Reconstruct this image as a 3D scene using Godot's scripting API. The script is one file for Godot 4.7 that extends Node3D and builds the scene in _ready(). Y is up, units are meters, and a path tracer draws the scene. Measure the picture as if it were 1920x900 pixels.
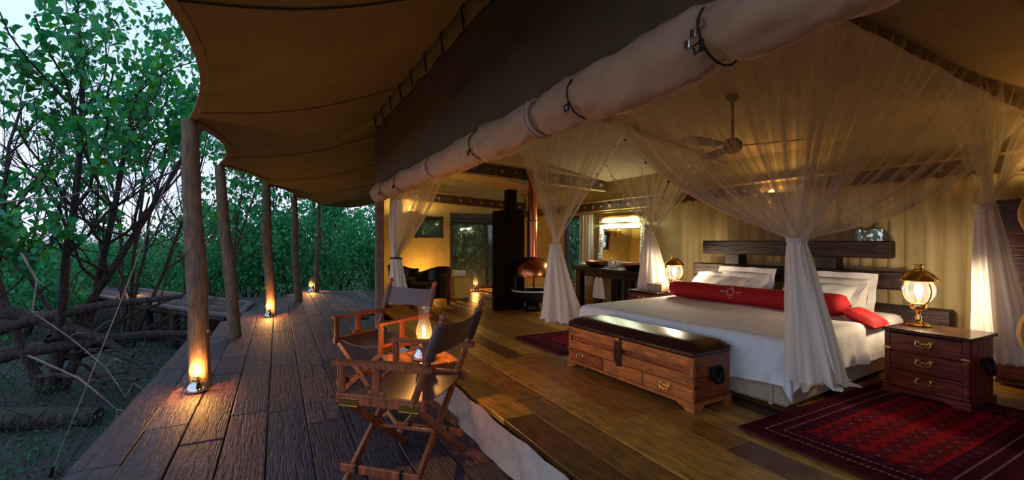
extends Node3D
# A safari tent room and its veranda at dusk. Metres, y up. The deck is y = 0, the room floor y = 0.26.
# The tent lies along its own axes: u runs along the front step (away from the camera), v runs into the room.
const YAW := 2.0484
const FLOOR := 0.26

var M := {}
var used := {}
var rng := RandomNumberGenerator.new()

class MB:
	var v := PackedVector3Array()
	var n := PackedVector3Array()
	var t := PackedVector2Array()
	var c := PackedColorArray()
	var ix := PackedInt32Array()
	var col := Color(1, 1, 1, 1)
	var xf := Transform3D()

	func put(p: Vector3, nn: Vector3, uv := Vector2.ZERO) -> int:
		v.append(xf * p)
		n.append((xf.basis * nn).normalized())
		t.append(uv)
		c.append(col)
		return v.size() - 1

	# convex polygon, counter-clockwise seen from outside
	func face(p: Array) -> void:
		var nn: Vector3 = (p[1] - p[0]).cross(p[2] - p[0])
		if nn.length_squared() < 1e-16:
			if p.size() > 3:
				nn = (p[2] - p[0]).cross(p[3] - p[0])
			if nn.length_squared() < 1e-16:
				return
		nn = nn.normalized()
		var b := v.size()
		for q in p:
			put(q, nn)
		for i in range(1, p.size() - 1):
			ix.append(b); ix.append(b + i + 1); ix.append(b + i)

	func box(at: Vector3, size: Vector3, ch := 0.004) -> void:
		var h := size * 0.5
		ch = minf(ch, minf(h.x, minf(h.y, h.z)) * 0.6)
		var q := func(sx, sy, sz, ax):
			var k := Vector3(h.x - ch, h.y - ch, h.z - ch)
			if ax == 0: k.x = h.x
			elif ax == 1: k.y = h.y
			else: k.z = h.z
			return at + Vector3(sx * k.x, sy * k.y, sz * k.z)
		for s in [-1, 1]:
			var f := [[q.call(s, -1, -1, 0), q.call(s, 1, -1, 0), q.call(s, 1, 1, 0), q.call(s, -1, 1, 0)],
				[q.call(-1, s, -1, 1), q.call(-1, s, 1, 1), q.call(1, s, 1, 1), q.call(1, s, -1, 1)],
				[q.call(-1, -1, s, 2), q.call(1, -1, s, 2), q.call(1, 1, s, 2), q.call(-1, 1, s, 2)]]
			for k in f:
				if s < 0: k.reverse()
				fix(k, at)
		for a in [-1, 1]:
			for b in [-1, 1]:
				fix([q.call(a, b, -1, 0), q.call(a, b, 1, 0), q.call(a, b, 1, 1), q.call(a, b, -1, 1)], at)
				fix([q.call(a, -1, b, 0), q.call(a, 1, b, 0), q.call(a, 1, b, 2), q.call(a, -1, b, 2)], at)
				fix([q.call(-1, a, b, 1), q.call(1, a, b, 1), q.call(1, a, b, 2), q.call(-1, a, b, 2)], at)
				for d in [-1, 1]:
					fix([q.call(a, b, d, 0), q.call(a, b, d, 1), q.call(a, b, d, 2)], at)

	# a face turned so that it looks away from a point
	func fix(p: Array, from: Vector3) -> void:
		var m := Vector3.ZERO
		for q in p: m += q
		m /= p.size()
		if (p[1] - p[0]).cross(p[2] - p[0]).dot(m - from) < 0:
			p.reverse()
		face(p)

	# a box bar between two points
	func bar(a: Vector3, b: Vector3, w: float, h: float, ch := 0.003, up := Vector3.UP) -> void:
		var keep := xf
		var y := (b - a).normalized()
		if absf(y.dot(up)) > 0.98: up = Vector3.FORWARD
		var x := y.cross(up).normalized()
		xf = keep * Transform3D(Basis(x, y, x.cross(y)), (a + b) * 0.5)
		box(Vector3.ZERO, Vector3(w, (b - a).length(), h), ch)
		xf = keep

	# rows of points, smooth
	func grid(p: Array, wrap_i := false, wrap_j := false, tile := Vector2.ONE) -> void:
		var ni := p.size()
		var nj: int = p[0].size()
		var b := v.size()
		var keep_c := col
		for i in ni:
			for j in nj:
				var i0 := i - 1 if i > 0 else (ni - 1 if wrap_i else 0)
				var i1 := i + 1 if i < ni - 1 else (0 if wrap_i else ni - 1)
				var j0 := j - 1 if j > 0 else (nj - 1 if wrap_j else 0)
				var j1 := j + 1 if j < nj - 1 else (0 if wrap_j else nj - 1)
				var di: Vector3 = p[i1][j] - p[i0][j]
				var dj: Vector3 = p[i][j1] - p[i][j0]
				var nn := di.cross(dj)
				if nn.length_squared() < 1e-18:
					nn = (p[i1][j1] - p[i0][j0]).cross(p[i0][j1] - p[i1][j0])
				if nn.length_squared() < 1e-18: nn = Vector3.UP
				put(p[i][j], nn.normalized(), Vector2(float(j) / maxf(1, nj - 1), float(i) / maxf(1, ni - 1)) * tile)
		for i in (ni if wrap_i else ni - 1):
			for j in (nj if wrap_j else nj - 1):
				var a := b + i * nj + j
				var a1 := b + ((i + 1) % ni) * nj + j
				var a2 := b + ((i + 1) % ni) * nj + (j + 1) % nj
				var a3 := b + i * nj + (j + 1) % nj
				ix.append_array([a, a2, a1, a, a3, a2])

	# a sheet with thickness: rows of points
	func sheet(p: Array, th: float, tile := Vector2.ONE) -> void:
		var ni := p.size()
		var nj: int = p[0].size()
		var lo := []
		for i in ni:
			var r := PackedVector3Array()
			for j in nj:
				var di: Vector3 = p[mini(i + 1, ni - 1)][j] - p[maxi(i - 1, 0)][j]
				var dj: Vector3 = p[i][mini(j + 1, nj - 1)] - p[i][maxi(j - 1, 0)]
				r.append(p[i][j] - di.cross(dj).normalized() * th)
			lo.append(r)
		grid(p, false, false, tile)
		var flip := []
		for i in range(ni - 1, -1, -1): flip.append(lo[i])
		grid(flip, false, false, tile)
		for i in ni - 1:
			face([p[i][0], lo[i][0], lo[i + 1][0], p[i + 1][0]].duplicate())
			face([p[i + 1][nj - 1], lo[i + 1][nj - 1], lo[i][nj - 1], p[i][nj - 1]])
		for j in nj - 1:
			face([p[0][j + 1], lo[0][j + 1], lo[0][j], p[0][j]])
			face([p[ni - 1][j], lo[ni - 1][j], lo[ni - 1][j + 1], p[ni - 1][j + 1]])

	func tube(pts: Array, rad: Array, sides := 8, caps := true, lump := 0.0, seedv := 0) -> void:
		var rows := []
		var t0: Vector3 = (pts[1] - pts[0]).normalized()
		var x := t0.cross(Vector3.UP if absf(t0.y) < 0.9 else Vector3.RIGHT).normalized()
		for i in pts.size():
			var tt: Vector3 = (pts[mini(i + 1, pts.size() - 1)] - pts[maxi(i - 1, 0)]).normalized()
			x = (x - tt * x.dot(tt)).normalized()
			var y := tt.cross(x)
			var r := PackedVector3Array()
			for k in sides:
				var a := TAU * k / sides
				var rr: float = rad[mini(i, rad.size() - 1)]
				if lump > 0: rr *= 1.0 + lump * sin(a * 3 + seedv + i * 1.7) * sin(i * 2.3 + seedv + a)
				r.append(pts[i] + x * cos(a) * rr + y * sin(a) * rr)
			rows.append(r)
		rows.reverse()
		grid(rows, false, true)
		rows.reverse()
		if caps:
			var a := []
			var b := []
			for k in sides:
				a.append(rows[0][sides - 1 - k]); b.append(rows[-1][k])
			face(a); face(b)

	# profile of (radius, height) from bottom to top, round the y axis
	func lathe(pr: Array, sides := 20, at := Vector3.ZERO) -> void:
		var rows := []
		for q in pr:
			var r := PackedVector3Array()
			for k in sides:
				var a := TAU * k / sides
				r.append(at + Vector3(cos(a) * q.x, q.y, -sin(a) * q.x))
			rows.append(r)
		rows.reverse()
		grid(rows, false, true)

	func ball(at: Vector3, r: Vector3, sides := 12, rings := 8) -> void:
		var rows := []
		for i in rings + 1:
			var b := PI * i / rings
			var q := PackedVector3Array()
			for k in sides:
				var a := TAU * k / sides
				q.append(at + Vector3(cos(a) * sin(b) * r.x, cos(b) * r.y, -sin(a) * sin(b) * r.z))
			rows.append(q)
		grid(rows, false, true)

	# outline (x, y) extruded along z, counter-clockwise seen from +z
	func prism(o: PackedVector2Array, z0: float, z1: float) -> void:
		var tri := Geometry2D.triangulate_polygon(o)
		for k in range(0, tri.size(), 3):
			var a := o[tri[k]]; var b := o[tri[k + 1]]; var d := o[tri[k + 2]]
			if (b - a).cross(d - a) < 0:
				var e := b; b = d; d = e
			face([Vector3(a.x, a.y, z1), Vector3(b.x, b.y, z1), Vector3(d.x, d.y, z1)])
			face([Vector3(a.x, a.y, z0), Vector3(d.x, d.y, z0), Vector3(b.x, b.y, z0)])
		for k in o.size():
			var a := o[k]; var b := o[(k + 1) % o.size()]
			face([Vector3(a.x, a.y, z0), Vector3(b.x, b.y, z0), Vector3(b.x, b.y, z1), Vector3(a.x, a.y, z1)])

	func mesh(colors := false) -> ArrayMesh:
		var a := []
		a.resize(Mesh.ARRAY_MAX)
		a[Mesh.ARRAY_VERTEX] = v
		a[Mesh.ARRAY_NORMAL] = n
		a[Mesh.ARRAY_TEX_UV] = t
		if colors: a[Mesh.ARRAY_COLOR] = c
		a[Mesh.ARRAY_INDEX] = ix
		var m := ArrayMesh.new()
		m.add_surface_from_arrays(Mesh.PRIMITIVE_TRIANGLES, a)
		return m

func W(u: float, v: float, y := 0.0) -> Vector3:
	return Vector3(1.46 - 0.4597 * u + 0.8881 * v, y, -(0.8881 * u + 0.4597 * v))

func numbered(s: String) -> String:
	var k: int = used.get(s, 0)
	used[s] = k + 1
	return s if k == 0 else "%s_%03d" % [s, k]

func tag(o: Node, label: String, category: String, group := "", kind := "") -> void:
	o.set_meta("label", label)
	o.set_meta("category", category)
	if group != "": o.set_meta("group", group)
	if kind != "": o.set_meta("kind", kind)

# a thing at a world place
func thing(called: String, label: String, category: String, at: Vector3, turn := 0.0, group := "", kind := "") -> Node3D:
	var o := Node3D.new()
	o.name = numbered(called)
	add_child(o)
	o.position = at
	o.rotation.y = turn
	tag(o, label, category, group, kind)
	return o

# a thing laid out along the tent: local x = u, local z = v
func room(called: String, label: String, category: String, u: float, v: float, y := FLOOR, turn := 0.0, group := "", kind := "") -> Node3D:
	return thing(called, label, category, W(u, v, y), YAW + turn, group, kind)

func obj(called: String, mb: MB, mat: Material, parent: Node, colors := false) -> MeshInstance3D:
	return obj_mesh(called, mb.mesh(colors), mat, parent)

func obj_mesh(called: String, m: Mesh, mat: Material, parent: Node) -> MeshInstance3D:
	var o := MeshInstance3D.new()
	o.name = numbered(called) if parent == self else child_name(parent, called)
	o.mesh = m
	o.material_override = mat
	parent.add_child(o)
	return o

func child_name(parent: Node, called: String) -> String:
	var k := "n_" + called
	var i: int = parent.get_meta(k, 0)
	parent.set_meta(k, i + 1)
	return called if i == 0 else "%s_%03d" % [called, i]

func omni(parent: Node, at: Vector3, color: Color, e: float, size := 0.03) -> OmniLight3D:
	var l := OmniLight3D.new()
	l.name = child_name(parent, "light")
	l.position = at
	l.light_color = color
	l.light_energy = e
	l.light_size = size
	l.omni_range = 30.0
	l.omni_attenuation = 2.0
	l.shadow_enabled = true
	parent.add_child(l)
	return l

func rnd(a: float, b: float) -> float:
	return rng.randf_range(a, b)

# ---- materials ----
func noise(s: int, f: float, oct := 3) -> FastNoiseLite:
	var k := FastNoiseLite.new()
	k.seed = s
	k.noise_type = FastNoiseLite.TYPE_SIMPLEX_SMOOTH
	k.frequency = f
	k.fractal_octaves = oct
	return k

# grey wood: grain along the image's x, mirrored so that it repeats without a seam; [albedo, height]
func wood_images(s: int, worn: float) -> Array:
	var w := 512
	var h := 256
	var a := noise(s, 0.012, 3)
	var b := noise(s + 1, 0.05, 2)
	var d := noise(s + 2, 0.004, 2)
	var e := noise(s + 3, 0.02, 3)
	var ca := PackedByteArray(); ca.resize(w * h * 3)
	var ha := PackedByteArray(); ha.resize(w * h)
	for y in h / 2:
		for x in w / 2:
			var bend := d.get_noise_2d(x, y * 2.0) * (8.0 if worn > 0 else 14.0)
			var g := a.get_noise_2d(x * 0.5, (y + bend) * 9.0)
			var f := b.get_noise_2d(x * 0.28, (y + bend * 0.5) * 8.0)
			var m := e.get_noise_2d(x * 0.9, y * 1.3)
			var k := 0.76 + g * 0.2 + f * 0.12 + m * 0.16
			var hh := 0.6 + g * 0.25 + f * 0.3
			if worn > 0:
				var cr := b.get_noise_2d(x * 0.12 + 300, (y + bend) * 2.6)
				if cr > 0.28:
					var q := minf(1.0, (cr - 0.28) * 7.0) * worn
					k *= 1.0 - 0.65 * q
					hh -= q * 0.6
				k += worn * (0.3 * e.get_noise_2d(x * 5.0 + 77, y * 8.0) + 0.3 * e.get_noise_2d(x * 1.1 + 500, y * 1.6))
				hh += worn * 0.3 * e.get_noise_2d(x * 5.0 + 77, y * 8.0)
			k = clampf(k, 0.08, 1.0)
			hh = clampf(hh, 0.0, 1.0)
			var warm := clampf(m * 0.5 + 0.5, 0, 1)
			var rgb := [int(255 * k), int(255 * k * lerpf(0.97, 0.9, warm)), int(255 * k * lerpf(0.97, 0.8, warm))]
			for p in [y * w + x, y * w + w - 1 - x, (h - 1 - y) * w + x, (h - 1 - y) * w + w - 1 - x]:
				ca[p * 3] = rgb[0]; ca[p * 3 + 1] = rgb[1]; ca[p * 3 + 2] = rgb[2]
				ha[p] = int(255 * hh)
	return [Image.create_from_data(w, h, false, Image.FORMAT_RGB8, ca), Image.create_from_data(w, h, false, Image.FORMAT_L8, ha)]

var wood_tex := {}
func wood(tint: Color, rough := 0.6, upright := false, kind := "fine", off := Vector3.ZERO, bump := 0.3) -> StandardMaterial3D:
	if wood_tex.is_empty():
		for k in [["fine", 11, 0.0], ["worn", 23, 1.0]]:
			var im := wood_images(k[1], k[2])
			var tx := []
			for i in im:
				tx.append(ImageTexture.create_from_image(i))
				var r: Image = i.duplicate()
				r.rotate_90(CLOCKWISE)
				tx.append(ImageTexture.create_from_image(r))
			wood_tex[k[0]] = tx
	var m := StandardMaterial3D.new()
	var tx: Array = wood_tex[kind]
	m.albedo_color = tint
	m.albedo_texture = tx[1 if upright else 0]
	m.heightmap_enabled = true
	m.heightmap_texture = tx[3 if upright else 2]
	m.heightmap_scale = bump
	m.roughness = rough
	m.uv1_triplanar = true
	m.uv1_triplanar_sharpness = 6.0
	m.uv1_scale = Vector3(1.3, 0.65, 1.3) if upright else Vector3(0.65, 1.3, 1.3)
	m.uv1_offset = off
	return m

func ramp(cols: Array) -> Gradient:
	var g := Gradient.new()
	var o := PackedFloat32Array()
	var c := PackedColorArray()
	for i in cols.size():
		o.append(float(i) / (cols.size() - 1))
		c.append(cols[i])
	g.offsets = o
	g.colors = c
	return g

func noise_tex(n: FastNoiseLite, cols: Array, size := 256) -> NoiseTexture2D:
	var t := NoiseTexture2D.new()
	t.width = size
	t.height = size
	t.seamless = true
	t.noise = n
	if cols.size(): t.color_ramp = ramp(cols)
	t.generate_mipmaps = false
	return t

var blotch: NoiseTexture2D
var grit: NoiseTexture2D
func cloth(tint: Color, rough := 0.9, scale := 0.8, back := 0.0, bump := 0.15) -> StandardMaterial3D:
	if blotch == null:
		blotch = noise_tex(noise(5, 0.02, 4), [Color(0.9, 0.89, 0.88), Color(0.97, 0.97, 0.965), Color(1, 1, 1)])
		grit = noise_tex(noise(9, 0.16, 3), [])
	var m := StandardMaterial3D.new()
	m.albedo_color = tint
	m.albedo_texture = blotch
	m.heightmap_enabled = bump > 0
	m.heightmap_texture = grit
	m.heightmap_scale = bump
	m.uv1_triplanar = true
	m.uv1_scale = Vector3.ONE * scale
	m.roughness = rough
	if back > 0:
		m.backlight_enabled = true
		m.backlight = Color(back, back, back)
	return m

func plain(tint: Color, rough := 0.6, metal := 0.0) -> StandardMaterial3D:
	var m := StandardMaterial3D.new()
	m.albedo_color = tint
	m.roughness = rough
	m.metallic = metal
	return m

func glow(tint: Color, e: float) -> StandardMaterial3D:
	var m := plain(tint, 0.5)
	m.emission_enabled = true
	m.emission = tint
	m.emission_energy_multiplier = e
	return m

func glass(tint: Color, a := 0.08) -> StandardMaterial3D:
	var m := plain(Color(tint.r, tint.g, tint.b, a), 0.02)
	m.transparency = BaseMaterial3D.TRANSPARENCY_ALPHA
	return m

func net(tint: Color, a: float, back := 0.7) -> StandardMaterial3D:
	var m := plain(Color(tint.r, tint.g, tint.b, a), 0.95)
	m.transparency = BaseMaterial3D.TRANSPARENCY_ALPHA
	m.vertex_color_use_as_albedo = true
	m.backlight_enabled = true
	m.backlight = Color(back, back, back)
	m.metallic_specular = 0.1
	return m

func lerp_table(tb: Array, x: float) -> float:
	for i in range(1, tb.size()):
		if x <= tb[i].x:
			return lerpf(tb[i - 1].y, tb[i].y, clampf((x - tb[i - 1].x) / (tb[i].x - tb[i - 1].x), 0, 1))
	return tb[-1].y

func make_materials() -> void:
	M.canopy = cloth(Color(0.52, 0.46, 0.28), 0.95, 0.5)
	M.canopy_hem = cloth(Color(0.56, 0.49, 0.3), 0.95, 0.5)
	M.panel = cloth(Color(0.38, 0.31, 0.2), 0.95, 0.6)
	M.roll = cloth(Color(0.74, 0.59, 0.46), 0.9, 1.2)
	M.skirt = cloth(Color(0.72, 0.62, 0.57), 0.9, 2.0)
	M.strap = cloth(Color(0.8, 0.64, 0.57), 0.9, 2.0)
	M.rope = plain(Color(0.5, 0.48, 0.46), 0.9)
	M.dark_strap = plain(Color(0.1, 0.07, 0.05), 0.8)
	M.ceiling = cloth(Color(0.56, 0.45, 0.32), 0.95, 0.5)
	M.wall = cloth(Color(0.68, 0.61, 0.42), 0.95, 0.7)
	M.pelmet = cloth(Color(0.24, 0.15, 0.08), 0.9, 2.0)
	M.pelmet_edge = cloth(Color(0.62, 0.5, 0.28), 0.9, 2.0)
	M.applique = cloth(Color(0.55, 0.42, 0.25), 0.9, 2.0)
	M.beam = wood(Color(0.22, 0.13, 0.08), 0.55)
	M.partition = wood(Color(0.16, 0.08, 0.06), 0.9, true)
	M.partition.metallic_specular = 0.15
	M.beam_up = wood(Color(0.2, 0.11, 0.07), 0.55, true)
	M.dark_end = wood(Color(0.14, 0.08, 0.06), 0.5)
	M.pole = wood(Color(0.56, 0.46, 0.37), 0.8, true, "fine", Vector3(0.3, 0.1, 0), 0.5)
	M.post = wood(Color(0.62, 0.52, 0.47), 0.8, true)
	M.brass = plain(Color(0.9, 0.76, 0.46), 0.2, 1.0)
	M.old_brass = plain(Color(0.62, 0.46, 0.22), 0.35, 1.0)
	M.chrome = plain(Color(0.85, 0.82, 0.8), 0.1, 1.0)
	M.copper = plain(Color(0.74, 0.44, 0.3), 0.25, 1.0)
	M.black = plain(Color(0.05, 0.045, 0.045), 0.5)
	M.iron = plain(Color(0.1, 0.09, 0.09), 0.45, 0.6)
	M.glass = glass(Color(0.95, 0.97, 1.0), 0.015)
	M.flame = glow(Color(1.0, 0.72, 0.32), 6.0)
	M.bulb = glow(Color(1.0, 0.9, 0.74), 7.0)
	M.chair_wood = wood(Color(0.72, 0.38, 0.21), 0.42)
	M.chair_wood_up = wood(Color(0.72, 0.38, 0.21), 0.42, true)
	M.table = wood(Color(0.78, 0.52, 0.3), 0.45, true)
	M.chair_leather = cloth(Color(0.29, 0.17, 0.13), 0.4, 3.0, 0.0, 0.06)
	M.back_leather = cloth(Color(0.33, 0.22, 0.21), 0.36, 3.0, 0.0, 0.06)
	M.sheet = cloth(Color(0.93, 0.91, 0.9), 0.85, 1.5, 0.0, 0.05)
	M.pillow = cloth(Color(0.94, 0.92, 0.9), 0.85, 2.0, 0.0, 0.05)
	M.bed_base = cloth(Color(0.76, 0.65, 0.54), 0.9, 3.0)
	M.red = cloth(Color(0.7, 0.03, 0.04), 0.8, 2.5, 0.0, 0.08)
	M.white = plain(Color(0.92, 0.88, 0.86), 0.8)
	M.net = net(Color(0.9, 0.83, 0.74), 0.36)
	M.net_tail = net(Color(0.95, 0.91, 0.87), 0.8)
	M.net_wall = net(Color(0.9, 0.8, 0.6), 0.6)
	M.knot = plain(Color(0.12, 0.08, 0.06), 0.9)
	M.chest = wood(Color(0.84, 0.52, 0.27), 0.38, false, "fine", Vector3(0.2, 0.4, 0.1))
	M.chest_dark = wood(Color(0.68, 0.35, 0.18), 0.38, false, "fine", Vector3(0.6, 0.1, 0.3))
	M.chest_leather = cloth(Color(0.2, 0.1, 0.09), 0.3, 3.0, 0.0, 0.05)
	M.mahogany = wood(Color(0.6, 0.26, 0.18), 0.3, false, "fine", Vector3(0.1, 0.7, 0.2))
	M.mahogany_top = wood(Color(0.32, 0.17, 0.14), 0.25)
	M.towel = cloth(Color(0.95, 0.92, 0.85), 0.95, 4.0)

func setup() -> void:
	var cam := Camera3D.new()
	cam.name = "camera"
	cam.fov = rad_to_deg(2.0 * atan(450.0 / 850.0))
	cam.position = Vector3(0, 1.42, 0)
	cam.near = 0.05
	cam.far = 200.0
	cam.current = true
	add_child(cam)
	var e := Environment.new()
	e.background_mode = Environment.BG_SKY
	var s := Sky.new()
	var p := ProceduralSkyMaterial.new()
	p.sky_top_color = Color(0.7, 0.85, 1.0)
	p.sky_horizon_color = Color(0.88, 0.9, 1.0)
	p.sky_curve = 0.2
	p.ground_bottom_color = Color(0.1, 0.1, 0.13)
	p.ground_horizon_color = Color(0.25, 0.26, 0.33)
	p.sky_energy_multiplier = 1.0
	s.sky_material = p
	e.sky = s
	e.background_energy_multiplier = 0.8
	e.tonemap_mode = Environment.TONE_MAPPER_LINEAR
	e.tonemap_exposure = 1.8
	e.sdfgi_enabled = true
	e.ssao_enabled = true
	e.ssil_enabled = true
	var w := WorldEnvironment.new()
	w.name = "environment"
	w.environment = e
	add_child(w)

var DECK_EDGE := [Vector2(-3, -2.45), Vector2(8.15, -2.43), Vector2(9.03, -2.18), Vector2(9.83, -2.05), Vector2(10.65, -1.82), Vector2(12.9, -1.29), Vector2(14.06, -0.91), Vector2(14.96, -0.6)]

func build_deck() -> void:
	rng.seed = 11
	var deck := room("deck", "weathered grey-brown railway sleeper deck outside the tent", "deck", 0, 0, 0.0, 0.0, "", "structure")
	var mats := []
	for k in 7:
		var tint: Color = [Color(0.39, 0.25, 0.29), Color(0.29, 0.21, 0.29), Color(0.48, 0.32, 0.34), Color(0.25, 0.21, 0.31), Color(0.36, 0.21, 0.25), Color(0.56, 0.4, 0.4), Color(0.32, 0.2, 0.26)][k]
		mats.append(wood(tint, 0.62, false, "worn", Vector3(rnd(0, 3), rnd(0, 3), rnd(0, 3)), 0.5))
	var under := MB.new()
	under.box(Vector3(6.5, -0.12, -0.3), Vector3(15.6, 0.1, 3.6), 0.01)
	obj("joist_bed", under, M.black, deck)
	for s in 3:
		var b := MB.new()
		b.box(Vector3(6.0 + s, -0.24, -2.2 + s * 0.8), Vector3(14.0, 0.2, 0.14), 0.01)
		obj("joist", b, M.beam, deck)
	for row in 21:
		var v0 := -2.45 + row * 0.272
		var vc := v0 + 0.136
		var a := -1.6 if v0 < -0.1 else 10.46
		var z := 14.7 - 0.522 * (vc + 0.66)
		# the edge swings in beyond the second pole
		var e := a
		var x := a
		while x < z:
			if lerp_table(DECK_EDGE, x) < vc + 0.05: e = x
			else: break
			x += 0.05
		z = minf(z, e + rnd(-0.05, 0.12)) if v0 < -0.65 else z
		var at := a - rnd(0, 1.0)
		while at < z:
			var l := rnd(0.55, 1.7) if row > 0 else rnd(1.6, 2.6)
			var end := minf(at + l, z)
			if z - end < 0.3: end = z
			var b := MB.new()
			b.xf = Transform3D(Basis(Vector3.UP, rnd(-0.004, 0.004)) * Basis(Vector3.RIGHT, rnd(-0.006, 0.006)), Vector3((at + end) * 0.5, -0.035 + (rnd(-0.004, 0.002) if row > 0 else -0.007), vc))
			b.box(Vector3.ZERO, Vector3(end - at - rnd(0.006, 0.014), 0.07, 0.272 - rnd(0.004, 0.01)), 0.005)
			obj("plank", b, mats[rng.randi() % 7], deck)
			at = end
	# the walkway to the next tent
	var wk := thing("walkway", "pale plank walkway on dark posts leading away among the bushes", "walkway", Vector3(-5.1, 0, -8.6), 0, "", "structure")
	var dirv := Vector3(-2.86, 0, -1.62).normalized()
	var acr := Vector3(-0.55, 0, -1.0).normalized()
	var wm := wood(Color(0.52, 0.45, 0.47), 0.7, false, "worn", Vector3(1, 2, 0), 0.6)
	for k in 9:
		var b := MB.new()
		var o := acr * (0.15 + k * 0.29)
		b.bar(o + Vector3(-0.15 - 0.03 * k, -0.04, 0) - dirv * 0.1 * k, o + dirv * 8.0 + Vector3(0, -0.04, 0), 0.275, 0.06, 0.006)
		obj("plank", b, wm, wk)
	for k in 4:
		for s in 2:
			var b := MB.new()
			var q := dirv * (1.4 + k * 1.25) + acr * (0.12 + s * 2.2)
			b.tube([q + Vector3(0, -1.0, 0), q + Vector3(0.03, -0.5, 0), q + Vector3(0, -0.07, 0)], [0.11, 0.1, 0.1], 9, true, 0.06, k + s)
			obj("post", b, M.beam_up, wk)
	for s in 2:
		var b := MB.new()
		b.tube([dirv * 0.5 + acr * (0.1 + s * 2.2) + Vector3(0, -0.15, 0), dirv * 4.2 + acr * (0.1 + s * 2.2) + Vector3(0, -0.17, 0), dirv * 8.0 + acr * (0.1 + s * 2.2) + Vector3(0, -0.15, 0)], [0.09, 0.08, 0.085], 8)
		obj("bearer", b, M.beam, wk)

func build_floor() -> void:
	rng.seed = 5
	var fl := room("floor", "glossy honey-brown plank floor of the tent room", "floor", 0, 0, 0.0, 0.0, "", "structure")
	var mats := []
	for k in 7:
		var tint: Color = [Color(0.74, 0.54, 0.22), Color(0.9, 0.7, 0.31), Color(0.52, 0.35, 0.17), Color(0.95, 0.75, 0.38), Color(0.33, 0.2, 0.13), Color(0.66, 0.49, 0.24), Color(0.82, 0.56, 0.23)][k]
		mats.append(wood(tint, 0.33 + 0.02 * k, false, "fine", Vector3(rnd(0, 3), rnd(0, 3), rnd(0, 3)), 0.25))
	var b0 := MB.new()
	b0.box(Vector3(4.7, 0.1, 2.38), Vector3(11.4, 0.22, 3.6), 0.01)
	b0.box(Vector3(3.15, 0.1, 0.3), Vector3(8.3, 0.22, 0.56), 0.01)
	obj("slab", b0, M.black, fl)
	var v := 0.0
	while v < 4.1:
		var w := rnd(0.17, 0.25)
		if v + w > 4.05: w = 4.12 - v
		var at := -1.0 - rnd(0, 1.5)
		var far := minf(10.4, 7.32 + v / 0.19)
		while at < far:
			var end := minf(at + rnd(1.4, 3.2), far)
			var b := MB.new()
			b.xf = Transform3D(Basis(Vector3.UP, rnd(-0.002, 0.002)), Vector3((at + end) * 0.5, FLOOR - 0.02 + rnd(-0.002, 0.001), v + w * 0.5))
			b.box(Vector3.ZERO, Vector3(end - at - 0.004, 0.04, w - 0.005), 0.003)
			if end > -0.9: obj("plank", b, mats[4 if rng.randf() < 0.07 and v > 0.5 else [0, 1, 2, 3, 5, 6][rng.randi() % 6]], fl)
			at = end
		v += w

# a wall in its own plane with openings: x along, y up, local; holes = Rect2(x, y, w, h)
func wall_mesh(x0: float, x1: float, y0: float, y1: float, th: float, holes: Array) -> MB:
	var b := MB.new()
	var xs := [x0, x1]
	for h in holes:
		xs.append(h.position.x); xs.append(h.end.x)
	xs.sort()
	for i in xs.size() - 1:
		if xs[i + 1] - xs[i] < 0.001: continue
		var mid: float = (xs[i] + xs[i + 1]) * 0.5
		var cuts := [y0]
		for h in holes:
			if mid > h.position.x and mid < h.end.x:
				cuts.append(h.position.y); cuts.append(h.end.y)
		cuts.append(y1)
		for k in range(0, cuts.size(), 2):
			if cuts[k + 1] - cuts[k] > 0.001:
				b.box(Vector3(mid, (cuts[k] + cuts[k + 1]) * 0.5, 0), Vector3(xs[i + 1] - xs[i], cuts[k + 1] - cuts[k], th), 0.0005)
	return b

func ceil_y(v: float) -> float:
	return 3.3 - 0.19 * v

func build_window(n: int, label: String, o: Node3D, r: Rect2, mullions: Array, blind: float) -> void:
	var f := MB.new()
	var c := r.get_center()
	for s in [-1, 1]:
		f.box(Vector3(c.x + s * (r.size.x * 0.5 - 0.02), c.y, 0), Vector3(0.06, r.size.y + 0.04, 0.09), 0.004)
		f.box(Vector3(c.x, c.y + s * (r.size.y * 0.5 - 0.02), 0), Vector3(r.size.x + 0.04, 0.06, 0.085), 0.004)
	obj("window_frame", f, M.beam, o)
	for x in mullions:
		var m := MB.new()
		m.box(Vector3(x, c.y, 0.0), Vector3(0.05, r.size.y, 0.06), 0.004)
		obj("mullion", m, M.beam_up, o)
	var g := MB.new()
	g.box(Vector3(c.x, c.y, -0.01), Vector3(r.size.x, r.size.y, 0.006), 0.0005)
	obj("pane", g, M.glass, o)
	if blind > 0:
		var bl := MB.new()
		var rows := []
		for i in 7:
			var pr := PackedVector3Array()
			for j in 2:
				pr.append(Vector3(r.position.x + r.size.x * j, r.end.y - blind * i / 6.0, 0.035 + 0.008 * sin(i * 2.0)))
			rows.append(pr)
		bl.sheet(rows, 0.01)
		bl.tube([Vector3(r.position.x, r.end.y - blind, 0.045), Vector3(r.end.x, r.end.y - blind, 0.045)], [0.025], 8)
		obj("blind", bl, M.black, o)

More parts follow.
